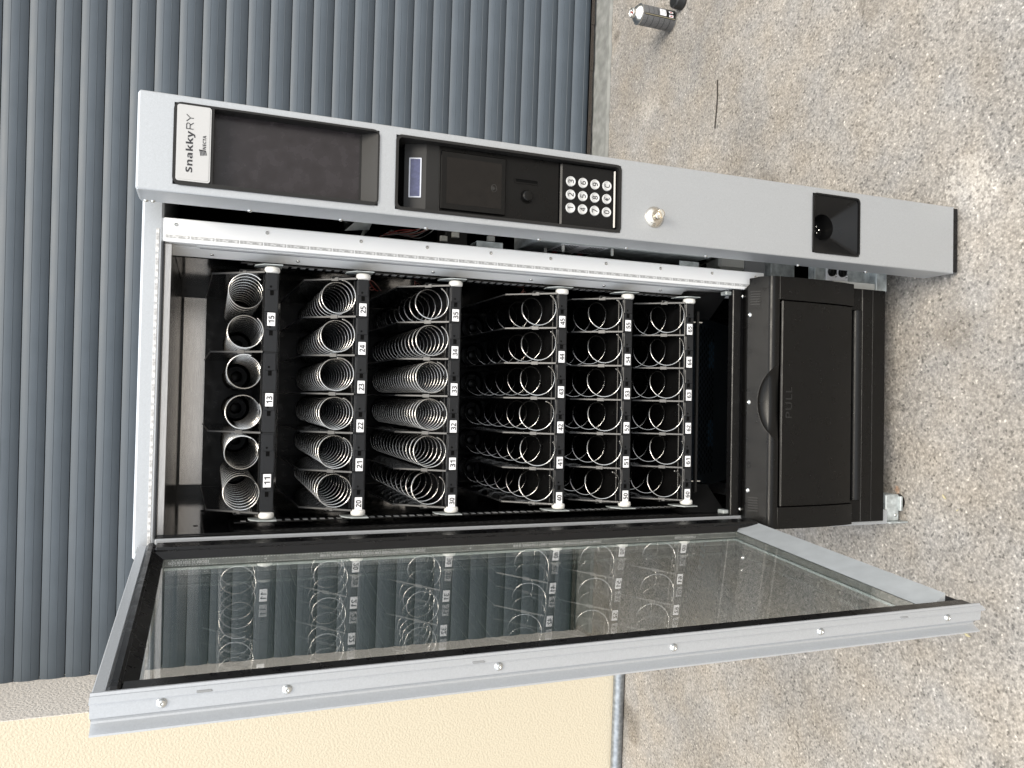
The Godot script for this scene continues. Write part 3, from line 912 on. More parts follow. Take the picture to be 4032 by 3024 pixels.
func collection_unit(vm: Node) -> void:
	var u := node("collection_unit", vm)
	var mb: Material = mats["matt black plastic"]
	# nose as a curved skin; a scoop for the hand is pressed into it
	var prof := [Vector2(-0.004, 0.4700), Vector2(0.000, 0.4850), Vector2(0.010, 0.4825)]   # (z, y)
	for i in 30:
		prof.append(Vector2(lerpf(0.010, 0.0495, (i + 1) / 30.0), lerpf(0.4825, 0.4560, (i + 1) / 30.0)))
	for i in 18:
		var t := deg_to_rad(lerpf(60.0, -8.0, (i + 1) / 18.0))
		prof.append(Vector2(0.0420 + 0.0165 * cos(t), 0.4415 + 0.0165 * sin(t)))
	prof.append(Vector2(0.0580, 0.4345))
	var s := Shape.new()
	var nx := 380
	var rows := []
	for p in prof:
		var row := PackedVector3Array()
		for i in nx + 1:
			var f := float(i) / nx
			var half := lerpf(0.2500, 0.2765, smoothstep(0.0, 0.03, p.x))
			var x := lerpf(-0.2690 if p.x > 0.02 else -half - 0.004, half, f)
			if p.x > 0.02: x = lerpf(-0.2725, half, f)
			var q := Vector3(x, p.y, p.x)
			var up_run: float = p.y - 0.4345
			var e := sqrt(pow((x - 0.001) / 0.082, 2) + pow(up_run / 0.0335, 2))
			if e < 1.0 and p.x > 0.012:
				var deep := 0.016 * sqrt(1.0 - e * e)
				q += Vector3(0, -0.55, -0.83) * deep
			row.append(q)
		rows.append(row)
	for j in rows.size() - 1:
		var a: PackedVector3Array = rows[j]
		var b: PackedVector3Array = rows[j + 1]
		for i in nx:
			var ns := []
			for c in [[j, i], [j, i + 1], [j + 1, i + 1], [j + 1, i]]:
				var r0: PackedVector3Array = rows[maxi(c[0] - 1, 0)]
				var r1: PackedVector3Array = rows[mini(c[0] + 1, rows.size() - 1)]
				var rc: PackedVector3Array = rows[c[0]]
				var du := rc[mini(c[1] + 1, nx)] - rc[maxi(c[1] - 1, 0)]
				var dv := r1[c[1]] - r0[c[1]]
				ns.append(dv.cross(du).normalized())
			s.squad(a[i], a[i + 1], b[i + 1], b[i], ns[0], ns[1], ns[2], ns[3])
	put("hood", s.mesh(mb), u)
	# cheeks left and right of the flap and the sill below, as one surround
	var cheek := PackedVector2Array([Vector2(0.0, 0.4700), Vector2(0.0, 0.2050), Vector2(0.034, 0.2050), Vector2(0.0420, 0.2120), Vector2(0.0505, 0.2500), Vector2(0.0570, 0.3100), Vector2(0.0592, 0.3700), Vector2(0.0588, 0.4340), Vector2(0.056, 0.4360), Vector2(0.040, 0.462)])
	var ax := Transform3D(Basis(Vector3(0, 0, 1), Vector3.UP, Vector3(-1, 0, 0)), Vector3.ZERO)
	for side in [[-0.2725, -0.2262], [0.2262, 0.2765]]:
		s = Shape.new()
		s.prism(cheek, -side[1], -side[0], ax, 0.9)
		put("cheek", s.mesh(mb), u)
	# sill: rounded ledge under the flap, then the lower front
	var sill := PackedVector2Array([Vector2(-0.020, 0.1790), Vector2(-0.010, 0.1785)])
	for i in 9:
		var t := deg_to_rad(lerpf(86.0, 0.0, i / 8.0))
		sill.append(Vector2(-0.0080 + 0.0200 * cos(t), 0.1580 + 0.0200 * sin(t)))
	sill.append(Vector2(0.0120, 0.1570)); sill.append(Vector2(-0.020, 0.1570))
	s = Shape.new()
	s.prism(sill, -0.2225, 0.2225, ax, 0.7)
	put("sill", s.mesh(mats["black plastic"]), u)
	s = Shape.new()
	s.box(Vector3(-0.2740, 0.1265, -0.015), Vector3(0.2735, 0.1568, 0.0118), 0.0015)
	s.box(Vector3(-0.2740, 0.1569, -0.015), Vector3(-0.2227, 0.2060, 0.0118), 0.0015)
	s.box(Vector3(0.2227, 0.1569, -0.015), Vector3(0.2735, 0.2060, 0.0118), 0.0015)
	put("lower_front", s.mesh(mb), u)
	bx("kick_panel", Vector3(-0.2742, 0.0846, -0.020), Vector3(0.2735, 0.1250, 0.0112), mb, u, 0.0015)
	bx("bright_edge", Vector3(-0.2740, 0.1251, -0.010), Vector3(0.2732, 0.1263, 0.0120), mats["bezel"], u)
	# flap
	var fl := PackedVector2Array([Vector2(0.046, 0.4210), Vector2(0.0520, 0.4225), Vector2(0.0535, 0.4210), Vector2(0.0535, 0.3800), Vector2(0.0515, 0.3200), Vector2(0.0460, 0.2600), Vector2(0.0370, 0.2130), Vector2(0.0340, 0.2110), Vector2(0.0300, 0.2140), Vector2(0.040, 0.26), Vector2(0.0455, 0.32), Vector2(0.046, 0.38)])
	s = Shape.new()
	s.prism(fl, -0.2240, 0.2240, ax, 0.9)
	put("flap", s.mesh(mb), u)
	bx("flap_lip", Vector3(-0.2235, 0.4222, 0.0490), Vector3(0.2235, 0.4242, 0.0525), mats["bezel"], u, 0.0006)
	bx("flap_gap", Vector3(-0.2262, 0.2150, 0.010), Vector3(0.2262, 0.4340, 0.028), mats["black void"], u)
	var plate := PackedVector2Array([Vector2(-0.066, 0.4190), Vector2(-0.066, 0.412), Vector2(-0.050, 0.395), Vector2(-0.040, 0.390), Vector2(0.040, 0.390), Vector2(0.052, 0.402), Vector2(0.052, 0.4190)])
	s = Shape.new()
	s.prism(plate, 0.0536, 0.0541, Transform3D.IDENTITY)
	put("grip_plate", s.mesh(mb), u)
	text("raised_lettering", "PULL", false, 0.068, 0.0165, mats["embossed"], u, Transform3D(Basis.IDENTITY, Vector3(0.002, 0.4045, 0.0546)), 0.0012)
	for x in [0.1934, 0.0009, -0.1926]:
		screw("bolt", u, Vector3(x, 0.4795, 0.0150), Vector3(0, 0.83, 0.55), 0.0056)
	# louvre slots at both ends of the hood
	var lv := Shape.new()
	for sx in [-1.0, 1.0]:
		for i in 6:
			var x: float = sx * (0.212 + 0.0056 * i) + 0.004
			lv.box(Vector3(x - 0.0011, -0.011, -0.001), Vector3(x + 0.0011, 0.011, 0.0006), 0.0, Transform3D(Basis(Vector3.RIGHT, deg_to_rad(-56)), Vector3(0, 0.4735, 0.0250)))
	put("louvres", lv.mesh(mats["bezel"]), u).set_meta("kind", "stuff")
	for x in [0.165, 0.028, -0.022, -0.172]:
		bx("rib", Vector3(x - 0.0010, 0.4838, -0.002), Vector3(x + 0.0010, 0.4862, 0.0120), mb, u)


func cable(parent: Node, pts: Array, r: float, m: Material) -> void:
	var cv := Curve3D.new()
	for i in pts.size():
		var tan_: Vector3 = (pts[mini(i + 1, pts.size() - 1)] - pts[maxi(i - 1, 0)]) * 0.18
		cv.add_point(pts[i], -tan_, tan_)
	var p := PackedVector3Array()
	for i in 28: p.append(cv.sample_baked(cv.get_baked_length() * i / 27.0, true))
	var s := Shape.new()
	s.tube(p, r, 6)
	put("cable", s.mesh(m), parent)


func side_compartment(vm: Node) -> void:
	var c := node("side_compartment", vm)
	var gv: Material = mats["galvanised"]
	bx("lining", Vector3(0.4460, 0.10, -0.70), Vector3(0.4492, 1.6660, -0.012), mats["black void"], c)
	bx("rear_lining", Vector3(0.2575, 0.10, -0.56), Vector3(0.4460, 1.6660, -0.55), mats["black void"], c)
	bx("side_lining", Vector3(0.2571, 0.43, -0.55), Vector3(0.2590, 1.6660, -0.021), mats["black void"], c)
	# bent sheet bracket high up
	var s := Shape.new()
	s.quad(Vector3(0.325, 1.345, -0.13), Vector3(0.325, 1.302, -0.10), Vector3(0.42, 1.255, -0.20), Vector3(0.42, 1.33, -0.30), Vector3(-0.6, 0.4, 0.65).normalized())
	s.quad(Vector3(0.325, 1.302, -0.10), Vector3(0.42, 1.255, -0.20), Vector3(0.42, 1.252, -0.35), Vector3(0.33, 1.298, -0.25), Vector3(-0.3, -0.9, 0.2).normalized())
	put("bent_bracket", s.mesh(gv), c)
	for j in 9:
		var y := 1.225 - 0.004 * j
		cable(c, [Vector3(0.325 + 0.002 * j, 1.27 - 0.003 * j, -0.16), Vector3(0.345, y - 0.01 * (j % 3), -0.17 - 0.008 * j), Vector3(0.352 + 0.002 * (j % 4), y - 0.04, -0.18), Vector3(0.372, y - 0.052 + 0.006 * (j % 2), -0.21)], 0.0010, mats["red cable"] if j % 3 == 0 else (mats["pink cable"] if j % 3 == 1 else mats["grey plastic"]))
	for j in 6:
		cable(c, [Vector3(0.348, 1.045 - 0.002 * j, -0.13), Vector3(0.350 + 0.002 * j, 1.020, -0.17), Vector3(0.372, 0.985 - 0.003 * j, -0.20)], 0.0011, mats["red cable"] if j % 2 == 0 else mats["pink cable"])
	for p in [Vector3(0.342, 1.110, -0.15), Vector3(0.330, 1.048, -0.10), Vector3(0.336, 1.13, -0.17)]:
		bx("connector", p - Vector3(0.006, 0.008, 0.004), p + Vector3(0.006, 0.008, 0.004), mats["pale plastic"], c, 0.001)
	bx("circuit_box", Vector3(0.33, 1.07, -0.26), Vector3(0.40, 1.12, -0.19), mats["bezel"], c, 0.002)
	# clip just behind the post
	s = Shape.new()
	s.box(Vector3(0.290, 1.050, -0.022), Vector3(0.307, 1.105, -0.019), 0.0008)
	s.box(Vector3(0.304, 1.050, -0.060), Vector3(0.307, 1.105, -0.022), 0.0008)
	put("door_clip", s.mesh(gv), c)
	s = Shape.new()
	s.box(Vector3(0.290, 0.590, -0.022), Vector3(0.306, 0.640, -0.019), 0.0008)
	put("door_clip", s.mesh(gv), c)
	# payment box of zinc sheet
	bx("coin_box", Vector3(0.3180, 0.560, -0.1500), Vector3(0.4380, 0.9770, -0.0170), gv, c, 0.002)
	var side := Transform3D(Basis(Vector3.UP, Vector3.FORWARD, Vector3.LEFT), Vector3(0.3176, 0.868, -0.075))
	# sticker on its side, print upside down
	s = Shape.new()
	s.box(Vector3(-0.053, -0.056, 0), Vector3(0.053, 0.060, 0.0006), 0.0, side)
	put("sticker", s.mesh(mats["label white"]), c)
	text("sticker_text", "Clé IRDA HI", false, 0.062, 0.0105, mats["print"], c, side * Transform3D(Basis.IDENTITY, Vector3(0.0, 0.051, 0.0009)), 0.0004)
	s = Shape.new()
	s.box(Vector3(-0.048, 0.022, 0.0006), Vector3(-0.012, 0.044, 0.0011), 0.0, side)
	s.box(Vector3(0.014, 0.022, 0.0006), Vector3(0.048, 0.044, 0.0011), 0.0, side)
	for i in 6:
		s.box(Vector3(-0.048 + 0.0062 * i, -0.050, 0.0006), Vector3(-0.0455 + 0.0062 * i, 0.010, 0.0009), 0.0, side)
		s.box(Vector3(0.012 + 0.0062 * i, -0.050, 0.0006), Vector3(0.0145 + 0.0062 * i, 0.010, 0.0009), 0.0, side)
	s.prism(PackedVector2Array([Vector2(-0.008, 0.029), Vector2(0.001, 0.029), Vector2(0.001, 0.024), Vector2(0.010, 0.033), Vector2(0.001, 0.042), Vector2(0.001, 0.037), Vector2(-0.008, 0.037)]), 0.0006, 0.001, side)
	put("sticker_print", s.mesh(mats["print"]), c)
	for q in [Vector2(-0.030, 0.033), Vector2(0.031, 0.033)]:
		s = Shape.new()
		s.box(Vector3(q.x - 0.006, q.y - 0.005, 0.0011), Vector3(q.x + 0.006, q.y + 0.005, 0.0014), 0.0, side)
		put("sticker_mark", s.mesh(mats["red print"]), c)
	for q in [Vector3(0.318, 0.930, -0.085), Vector3(0.318, 0.914, -0.030), Vector3(0.318, 0.802, -0.026)]:
		var xf := Transform3D(Basis(Vector3.UP, Vector3.LEFT, Vector3.BACK), q)
		var k := Shape.new()
		k.lathe(PackedVector2Array([Vector2(0.0034, 0), Vector2(0.0034, 0.013), Vector2(0.0022, 0.015), Vector2(0, 0.015)]), 10, xf)
		put("standoff", k.mesh(mats["pale plastic"]), c)
	# lower fittings
	s = Shape.new()
	s.quad(Vector3(0.300, 0.572, -0.08), Vector3(0.300, 0.566, -0.075), Vector3(0.352, 0.452, -0.12), Vector3(0.352, 0.462, -0.13), Vector3(-0.5, 0.3, 0.8).normalized())
	put("diagonal_strut", s.mesh(mats["pale plastic"]), c)
	bx("cash_cup", Vector3(0.314, 0.405, -0.16), Vector3(0.362, 0.478, -0.10), mats["pale plastic"], c, 0.006)
	bx("cash_cover", Vector3(0.306, 0.340, -0.16), Vector3(0.360, 0.404, -0.105), mats["grey plastic"], c, 0.004)
	bx("zinc_panel", Vector3(0.296, 0.268, -0.20), Vector3(0.40, 0.339, -0.090), gv, c, 0.002)
	bx("front_plate", Vector3(0.2765, 0.1905, -0.045), Vector3(0.3600, 0.2680, -0.030), gv, c, 0.0015)
	bx("plate_edge", Vector3(0.2790, 0.262, -0.030), Vector3(0.345, 0.2685, -0.022), gv, c, 0.001)
	bx("fuse_panel", Vector3(0.2945, 0.1640, -0.0302), Vector3(0.3420, 0.2290, -0.0270), mats["label white"], c, 0.0006)
	for y in [0.2145, 0.1830]:
		var xf := Transform3D(Basis(Vector3.RIGHT, Vector3.BACK, Vector3.DOWN), Vector3(0.3150, y, -0.0270))
		var k := Shape.new()
		k.lathe(PackedVector2Array([Vector2(0.0108, 0), Vector2(0.0104, 0.006), Vector2(0.0092, 0.0075), Vector2(0.0085, 0.0055), Vector2(0, 0.0055)]), 24, xf)
		put("fuse_holder", k.mesh(mats["black plastic"]), c)
		bx("fuse_slot", Vector3(0.3075, y - 0.0010, -0.0214), Vector3(0.3225, y + 0.0010, -0.0206), mats["bezel"], c)
		text("fuse_text", "T 6.3A", true, 0.0255, 0.0052, mats["print"], c, Transform3D(Basis.IDENTITY, Vector3(0.3150, y - 0.0152, -0.0268)), 0.0004)
	bx("lower_zinc_plate", Vector3(0.2790, 0.060, -0.060), Vector3(0.3300, 0.1635, -0.034), gv, c, 0.0015)
	bx("corner_angle", Vector3(0.2760, 0.0560, -0.050), Vector3(0.3270, 0.0900, -0.012), gv, c, 0.002)
	bx("cover_strip", Vector3(0.2735, 0.098, -0.012), Vector3(0.2920, 0.225, -0.008), mats["pale plastic"], c, 0.001)


func control_column(vm: Node) -> void:
	var c := node("control_column", vm)
	var x0 := 0.3010
	var x1 := 0.4526
	var zf := 0.1431
	var zb := 0.0660
	var y0 := 0.0240
	var y1 := 1.7005
	var r := 0.0035
	# sheet metal shell with three windows in its front
	var s := Shape.new()
	var wins := [[0.3142, 1.3336, 0.4404, 1.6492], [0.3122, 0.8762, 0.4386, 1.3048], [0.3152, 0.2984, 0.4400, 0.4240]]
	var yy := y1 - r
	for w in wins:
		s.quad(Vector3(x0 + r, yy, zf), Vector3(x1 - r, yy, zf), Vector3(x1 - r, w[3], zf), Vector3(x0 + r, w[3], zf), Vector3.BACK)
		s.quad(Vector3(x0 + r, w[3], zf), Vector3(w[0], w[3], zf), Vector3(w[0], w[1], zf), Vector3(x0 + r, w[1], zf), Vector3.BACK)
		s.quad(Vector3(w[2], w[3], zf), Vector3(x1 - r, w[3], zf), Vector3(x1 - r, w[1], zf), Vector3(w[2], w[1], zf), Vector3.BACK)
		yy = w[1]
	s.quad(Vector3(x0 + r, yy, zf), Vector3(x1 - r, yy, zf), Vector3(x1 - r, y0, zf), Vector3(x0 + r, y0, zf), Vector3.BACK)
	for i in 4:   # rounded long edges
		var t0 := deg_to_rad(90.0 * i / 4)
		var t1 := deg_to_rad(90.0 * (i + 1) / 4)
		for side in [[x0 + r, -1.0], [x1 - r, 1.0]]:
			var n0 := Vector3(sin(t0) * side[1], 0, cos(t0))
			var n1 := Vector3(sin(t1) * side[1], 0, cos(t1))
			var o := Vector3(side[0], 0, zf - r)
			s.squad(o + n0 * r + Vector3(0, y0, 0), o + n0 * r + Vector3(0, y1 - r, 0), o + n1 * r + Vector3(0, y1 - r, 0), o + n1 * r + Vector3(0, y0, 0), n0, n0, n1, n1)
	s.quad(Vector3(x0, y0, zf - r), Vector3(x0, y1 - r, zf - r), Vector3(x0, y1 - r, zb), Vector3(x0, y0, zb), Vector3.LEFT)
	s.quad(Vector3(x1, y0, zf - r), Vector3(x1, y1 - r, zf - r), Vector3(x1, y1 - r, zb), Vector3(x1, y0, zb), Vector3.RIGHT)
	s.quad(Vector3(x0, y1 - r, zf - r), Vector3(x1, y1 - r, zf - r), Vector3(x1 - r, y1, zf - r - r), Vector3(x0 + r, y1, zf - r - r), Vector3(0, 0.8, 0.6))
	s.quad(Vector3(x0 + r, y1 - r, zf), Vector3(x1 - r, y1 - r, zf), Vector3(x1 - r, y1, zf - r * 2), Vector3(x0 + r, y1, zf - r * 2), Vector3(0, 0.8, 0.6))
	s.quad(Vector3(x0, y1 - r, zb), Vector3(x0, y1 - r, zf - r), Vector3(x0 + r, y1, zf - r * 2), Vector3(x0 + r, y1, zb), Vector3(-0.7, 0.7, 0))
	s.quad(Vector3(x0 + r, y1, zb), Vector3(x1 - r, y1, zb), Vector3(x1 - r, y1, zf - r * 2), Vector3(x0 + r, y1, zf - r * 2), Vector3.UP)
	s.quad(Vector3(x1, y1 - r, zb), Vector3(x1, y1 - r, zf - r), Vector3(x1 - r, y1, zf - r * 2), Vector3(x1 - r, y1, zb), Vector3(0.7, 0.7, 0))
	s.quad(Vector3(x0, y0, zb), Vector3(x1, y0, zb), Vector3(x1, y0, zf), Vector3(x0, y0, zf), Vector3.DOWN)
	put("shell", s.mesh(mats["silver paint"]), c)
	bx("back_cover", Vector3(x0 + 0.003, y0, zb + 0.001), Vector3(x1 - 0.003, y1 - 0.004, zb + 0.003), mats["galvanised"], c)
	bx("foot_strip", Vector3(x0 + 0.004, 0.0100, zb), Vector3(x1 - 0.003, y0 - 0.0005, zf - 0.001), mats["rubber"], c)
	for y in [1.690, 1.6798, 1.533, 1.3834, 1.232, 1.0118, 0.8235, 0.6373, 0.4003, 0.21]:
		screw("screw", c, Vector3(x0, y, 0.0725), Vector3.LEFT, 0.0042)

	# hairline scratches and scuffs in the paint
	for q in [[0.372, 1.672, 0.040, 62.0], [0.360, 1.676, 0.030, 12.0], [0.395, 1.685, 0.018, 80.0], [0.330, 0.765, 0.024, 35.0], [0.415, 0.740, 0.007, 5.0], [0.400, 0.640, 0.010, 70.0], [0.345, 0.560, 0.030, 50.0], [0.372, 0.150, 0.013, 8.0], [0.420, 0.110, 0.010, 75.0], [0.335, 0.230, 0.016, 20.0]]:
		s = Shape.new()
		s.box(Vector3(-q[2] * 0.5, -0.00022, 0), Vector3(q[2] * 0.5, 0.00022, 0.00006), 0.0, Transform3D(Basis(Vector3.BACK, deg_to_rad(q[3])), Vector3(q[0], q[1], zf)))
		put("scratch", s.mesh(mats["grey plate"]), c)

	# upper window: name plate above a smoked display set back in its frame
	var out := rounded(0.3137, 1.3331, 0.4409, 1.6497, 0.011)
	var inn := rounded(0.3196, 1.3352, 0.4376, 1.6455, 0.006)
	s = Shape.new()
	s.ring(out, inn, 0.128, zf + 0.0030)
	put("display_bezel", s.mesh(mats["bezel"]), c)
	s = Shape.new()
	s.prism(rounded(0.3200, 1.5958, 0.4373, 1.6450, 0.004), 0.139, zf + 0.0036)
	var np := rounded(0.3225, 1.5980, 0.4350, 1.6428, 0.003)
	s.prism(np, zf + 0.0036, zf + 0.0041)
	put("name_plate", s.mesh(mats["plate white"]), c)
	bx("plate_rail", Vector3(0.3190, 1.5915, 0.121), Vector3(0.4382, 1.5956, zf + 0.0025), mats["bezel"], c, 0.0006)
	var zt := zf + 0.0042
	text("lettering", "Snakky", true, 0.0635, 0.0133, mats["print"], c, Transform3D(Basis.IDENTITY, Vector3(0.3656, 1.6250, zt)), 0.0006)
	# thin R and Y
	s = Shape.new()
	var strokes := [[[0.0, 0.0], [0.0, 0.0096]], [[0.0, 0.0096], [0.0068, 0.0096]], [[0.0068, 0.0096], [0.0084, 0.0088]], [[0.0084, 0.0088], [0.0088, 0.0072]], [[0.0088, 0.0072], [0.0082, 0.0054]], [[0.0082, 0.0054], [0.0066, 0.0047]], [[0.0066, 0.0047], [0.0, 0.0047]], [[0.0055, 0.0047], [0.0094, 0.0]],
		[[0.0118, 0.0096], [0.0168, 0.0044]], [[0.0218, 0.0096], [0.0168, 0.0044]], [[0.0168, 0.0044], [0.0168, 0.0]]]
	for st in strokes:
		var a := Vector2(st[0][0], st[0][1])
		var b := Vector2(st[1][0], st[1][1])
		var d := (b - a).normalized()
		var o := Vector2(-d.y, d.x) * 0.00048
		var e := d * 0.0003
		s.prism(PackedVector2Array([a + o - e, b + o + e, b - o + e, a - o - e]), 0, 0.0005, Transform3D(Basis.IDENTITY, Vector3(0.4006, 1.6217, zt)))
	put("lettering", s.mesh(mats["print"]), c)
	text("maker_lettering", "NECTA", true, 0.0215, 0.0047, mats["print"], c, Transform3D(Basis.IDENTITY, Vector3(0.3822, 1.6052, zt)), 0.0006)
	# emblem: a flag of stripes
	s = Shape.new()
	for i in 5:
		var f := i / 4.0
		var xx := 0.3612 + 0.0014 * f
		var y := 1.6104 - 0.0020 * i
		s.prism(PackedVector2Array([Vector2(xx, y), Vector2(xx + 0.0086 - 0.0012 * f, y + 0.0016), Vector2(xx + 0.0086 - 0.0012 * f, y + 0.0006), Vector2(xx, y - 0.0010)]), 0, 0.0005, Transform3D(Basis.IDENTITY, Vector3(0, 0, zt)))
	s.prism(PackedVector2Array([Vector2(0.3692, 1.6126), Vector2(0.3706, 1.6128), Vector2(0.3700, 1.6030), Vector2(0.3686, 1.6028)]), 0, 0.0005, Transform3D(Basis.IDENTITY, Vector3(0, 0, zt)))
	put("emblem", s.mesh(mats["print"]), c)
	s = Shape.new()
	s.box(Vector3(0.3190, 1.3590, 0.1180), Vector3(0.4382, 1.5920, 0.1215))
	put("display_screen", s.mesh(mats["smoked screen"]), c)
	s = Shape.new()
	s.quad(Vector3(0.3200, 1.3350, zf - 0.001), Vector3(0.4376, 1.3350, zf - 0.001), Vector3(0.4376, 1.3585, 0.1218), Vector3(0.3200, 1.3585, 0.1218), Vector3(0, 0.68, 0.73))
	s.quad(Vector3(0.3200, 1.3585, 0.1218), Vector3(0.4376, 1.3585, 0.1218), Vector3(0.4376, 1.3625, 0.1216), Vector3(0.3200, 1.3625, 0.1216), Vector3.BACK)
	put("display_ledge", s.mesh(mats["bezel"]), c)
	s = Shape.new()
	s.box(Vector3(0.3176, 1.335, 0.118), Vector3(0.3196, 1.6, 0.1285))
	s.box(Vector3(0.4376, 1.335, 0.118), Vector3(0.4396, 1.6, 0.1285))
	put("display_jamb", s.mesh(mats["bezel"]), c)

	# lower window: payment panel
	var pout := rounded(0.3117, 0.8757, 0.4391, 1.3053, 0.010)
	var pinn := rounded(0.3168, 0.8806, 0.4345, 1.3008, 0.007)
	s = Shape.new()
	s.ring(pout, pinn, 0.092, zf + 0.0026)
	put("panel_bezel", s.mesh(mats["bezel"]), c)
	var bp: Material = mats["matt black plastic"]
	bx("panel_back", Vector3(0.3150, 0.8790, 0.092), Vector3(0.4365, 1.3030, 0.0960), mats["black void"], c)
	# tilted head that holds the text display
	s = Shape.new()
	var ax := Transform3D(Basis(Vector3(0, 0, 1), Vector3.UP, Vector3(-1, 0, 0)), Vector3.ZERO)
	s.prism(PackedVector2Array([Vector2(0.096, 1.2830), Vector2(0.1130, 1.2830), Vector2(0.1270, 1.2480), Vector2(0.1270, 1.2250), Vector2(0.096, 1.2250)]), -0.4346, -0.3168, ax)
	put("display_head", s.mesh(mats["bezel"]), c)
	var tl := Transform3D(Basis(Vector3.RIGHT, -atan2(0.014, 0.035)), Vector3(0.3757, 1.2655, 0.1203))
	s = Shape.new()
	s.ring(rounded(-0.0345, -0.0108, 0.0345, 0.0108, 0.001, 2), rounded(-0.0325, -0.0086, 0.0325, 0.0086, 0.001, 2), 0, 0.0012, tl)
	put("text_display_frame", s.mesh(mats["clear frame"]), c)
	s = Shape.new()
	s.box(Vector3(-0.0325, -0.0086, 0), Vector3(0.0325, 0.0086, 0.0006), 0.0, tl)
	put("text_display", s.mesh(mats["lcd"]), c)
	bx("panel_plate", Vector3(0.3168, 0.9965, 0.096), Vector3(0.4345, 1.2248, 0.1275), bp, c, 0.001)
	bx("reader_frame", Vector3(0.3238, 1.1022, 0.1275), Vector3(0.4262, 1.2228, 0.1325), mats["gloss glass black"], c, 0.0015)
	bx("reader_screen", Vector3(0.3345, 1.1108, 0.1326), Vector3(0.4155, 1.2128, 0.1329), mats["brown screen"], c)
	# waves symbol of the reader
	s = Shape.new()
	for q in 4:
		var arc := PackedVector3Array()
		for i in 9:
			var t := deg_to_rad(lerpf(-42, 42, i / 8.0))
			var rr := 0.0018 + 0.0016 * q
			arc.append(Vector3(0.3705 + rr * sin(t) * 0.9, 1.1235 + rr * cos(t) - 0.002, 0.1331))
		s.tube(arc, 0.00034, 5)
	var circ := PackedVector3Array()
	for i in 25: circ.append(Vector3(0.3705 + 0.0066 * cos(TAU * i / 24), 1.1250 + 0.0050 * sin(TAU * i / 24), 0.1331))
	s.tube(circ, 0.00032, 5)
	put("reader_symbol", s.mesh(mats["faint print"]), c)
	bx("coin_slot", Vector3(0.3885, 1.0390, 0.1270), Vector3(0.3945, 1.0825, 0.1280), mats["black void"], c)
	s = Shape.new()
	s.ring(rounded(0.3868, 1.0370, 0.3962, 1.0845, 0.002, 2), rounded(0.3888, 1.0395, 0.3942, 1.0820, 0.001, 2), 0.1270, 0.1286)
	put("slot_rim", s.mesh(bp), c)
	s = Shape.new()
	s.lathe(PackedVector2Array([Vector2(0.0128, 0), Vector2(0.0122, 0.0012), Vector2(0.0102, 0.0008), Vector2(0.0100, 0.006), Vector2(0.0090, 0.0080), Vector2(0.0070, 0.0086), Vector2(0, 0.0088)]), 28, Transform3D(Basis(Vector3.RIGHT, Vector3.BACK, Vector3.DOWN), Vector3(0.3640, 1.0600, 0.1275)), 0.6)
	put("return_button", s.mesh(bp), c)
	bx("keypad_plate", Vector3(0.3172, 0.8812, 0.096), Vector3(0.4340, 0.9955, 0.1335), mats["black plastic"], c, 0.003)
	bx("keypad_lip", Vector3(0.3200, 0.8815, 0.1336), Vector3(0.4310, 0.8875, 0.1385), mats["gloss black"], c, 0.0025)
	var marks := ["1", "2", "3", "4", "5", "6", "7", "8", "9", "0", "€", "C"]
	var key := Shape.new()
	key.lathe(PackedVector2Array([Vector2(0.0094, 0), Vector2(0.0093, 0.0022), Vector2(0.0084, 0.0030), Vector2(0.0074, 0.0024), Vector2(0.0066, 0.0019), Vector2(0, 0.0016)]), 28, Transform3D(Basis(Vector3.RIGHT, Vector3.BACK, Vector3.DOWN), Vector3.ZERO), 0.6)
	var keym := key.mesh(mats["key white"])
	for i in 12:
		var p := Vector3(0.3507 + 0.0247 * (i % 3), 0.9757 - 0.0249 * (i / 3), 0.1336)
		put("key", keym, c, Transform3D(Basis.IDENTITY, p))
		var cw := 0.0066
		if marks[i] == "1": cw = 0.0034
		text("key_mark", marks[i], false, cw, 0.0106, mats["print"], c, Transform3D(Basis.IDENTITY, p + Vector3(0, 0, 0.0021)), 0.0006)

	# lock with its key left in
	s = Shape.new()
	var lx := Transform3D(Basis(Vector3.RIGHT, Vector3.BACK, Vector3.DOWN), Vector3(0.3495, 0.8026, zf))
	s.lathe(PackedVector2Array([Vector2(0.0205, 0), Vector2(0.0202, 0.0015), Vector2(0.0125, 0.0105), Vector2(0.0112, 0.0108), Vector2(0.0108, 0.0085), Vector2(0, 0.0085)]), 36, lx, 0.75)
	put("lock", s.mesh(mats["nickel"]), c)
	s = Shape.new()
	s.lathe(PackedVector2Array([Vector2(0.0068, 0.0085), Vector2(0.0066, 0.0160), Vector2(0.0050, 0.0175), Vector2(0, 0.0175)]), 20, lx, 0.6)
	var kp := PackedVector2Array()
	for i in 18: kp.append(Vector2(0.0115 * cos(TAU * i / 18), 0.0085 * sin(TAU * i / 18)))
	s.prism(kp, -0.0010, 0.0010, Transform3D(Basis(Vector3(0, 0, 1), Vector3(0.94, 0.34, 0), Vector3(-0.34, 0.94, 0)), Vector3(0.3510, 0.8030, zf + 0.024)), 0.5)
	put("lock_key", s.mesh(mats["nickel"]), c)

	# coin return: square mouth narrowing to a round cup
	var ro := rounded(0.3147, 0.2979, 0.4405, 0.4245, 0.010, 8)
	var rr2 := rounded(0.3182, 0.3014, 0.4370, 0.4210, 0.008, 8)
	var ri := PackedVector2Array()
	for i in rr2.size():   # points along the straight sides too, so that the cup comes out round
		var q0 := rr2[i]
		var q1 := rr2[(i + 1) % rr2.size()]
		var parts := maxi(1, int(q0.distance_to(q1) / 0.008))
		for j in parts: ri.append(q0.lerp(q1, float(j) / parts))
	s = Shape.new()
	s.ring(ro, rr2, zf - 0.004, zf + 0.0026)
	put("return_frame", s.mesh(mats["black plastic"]), c)
	s = Shape.new()
	var m := ri.size()
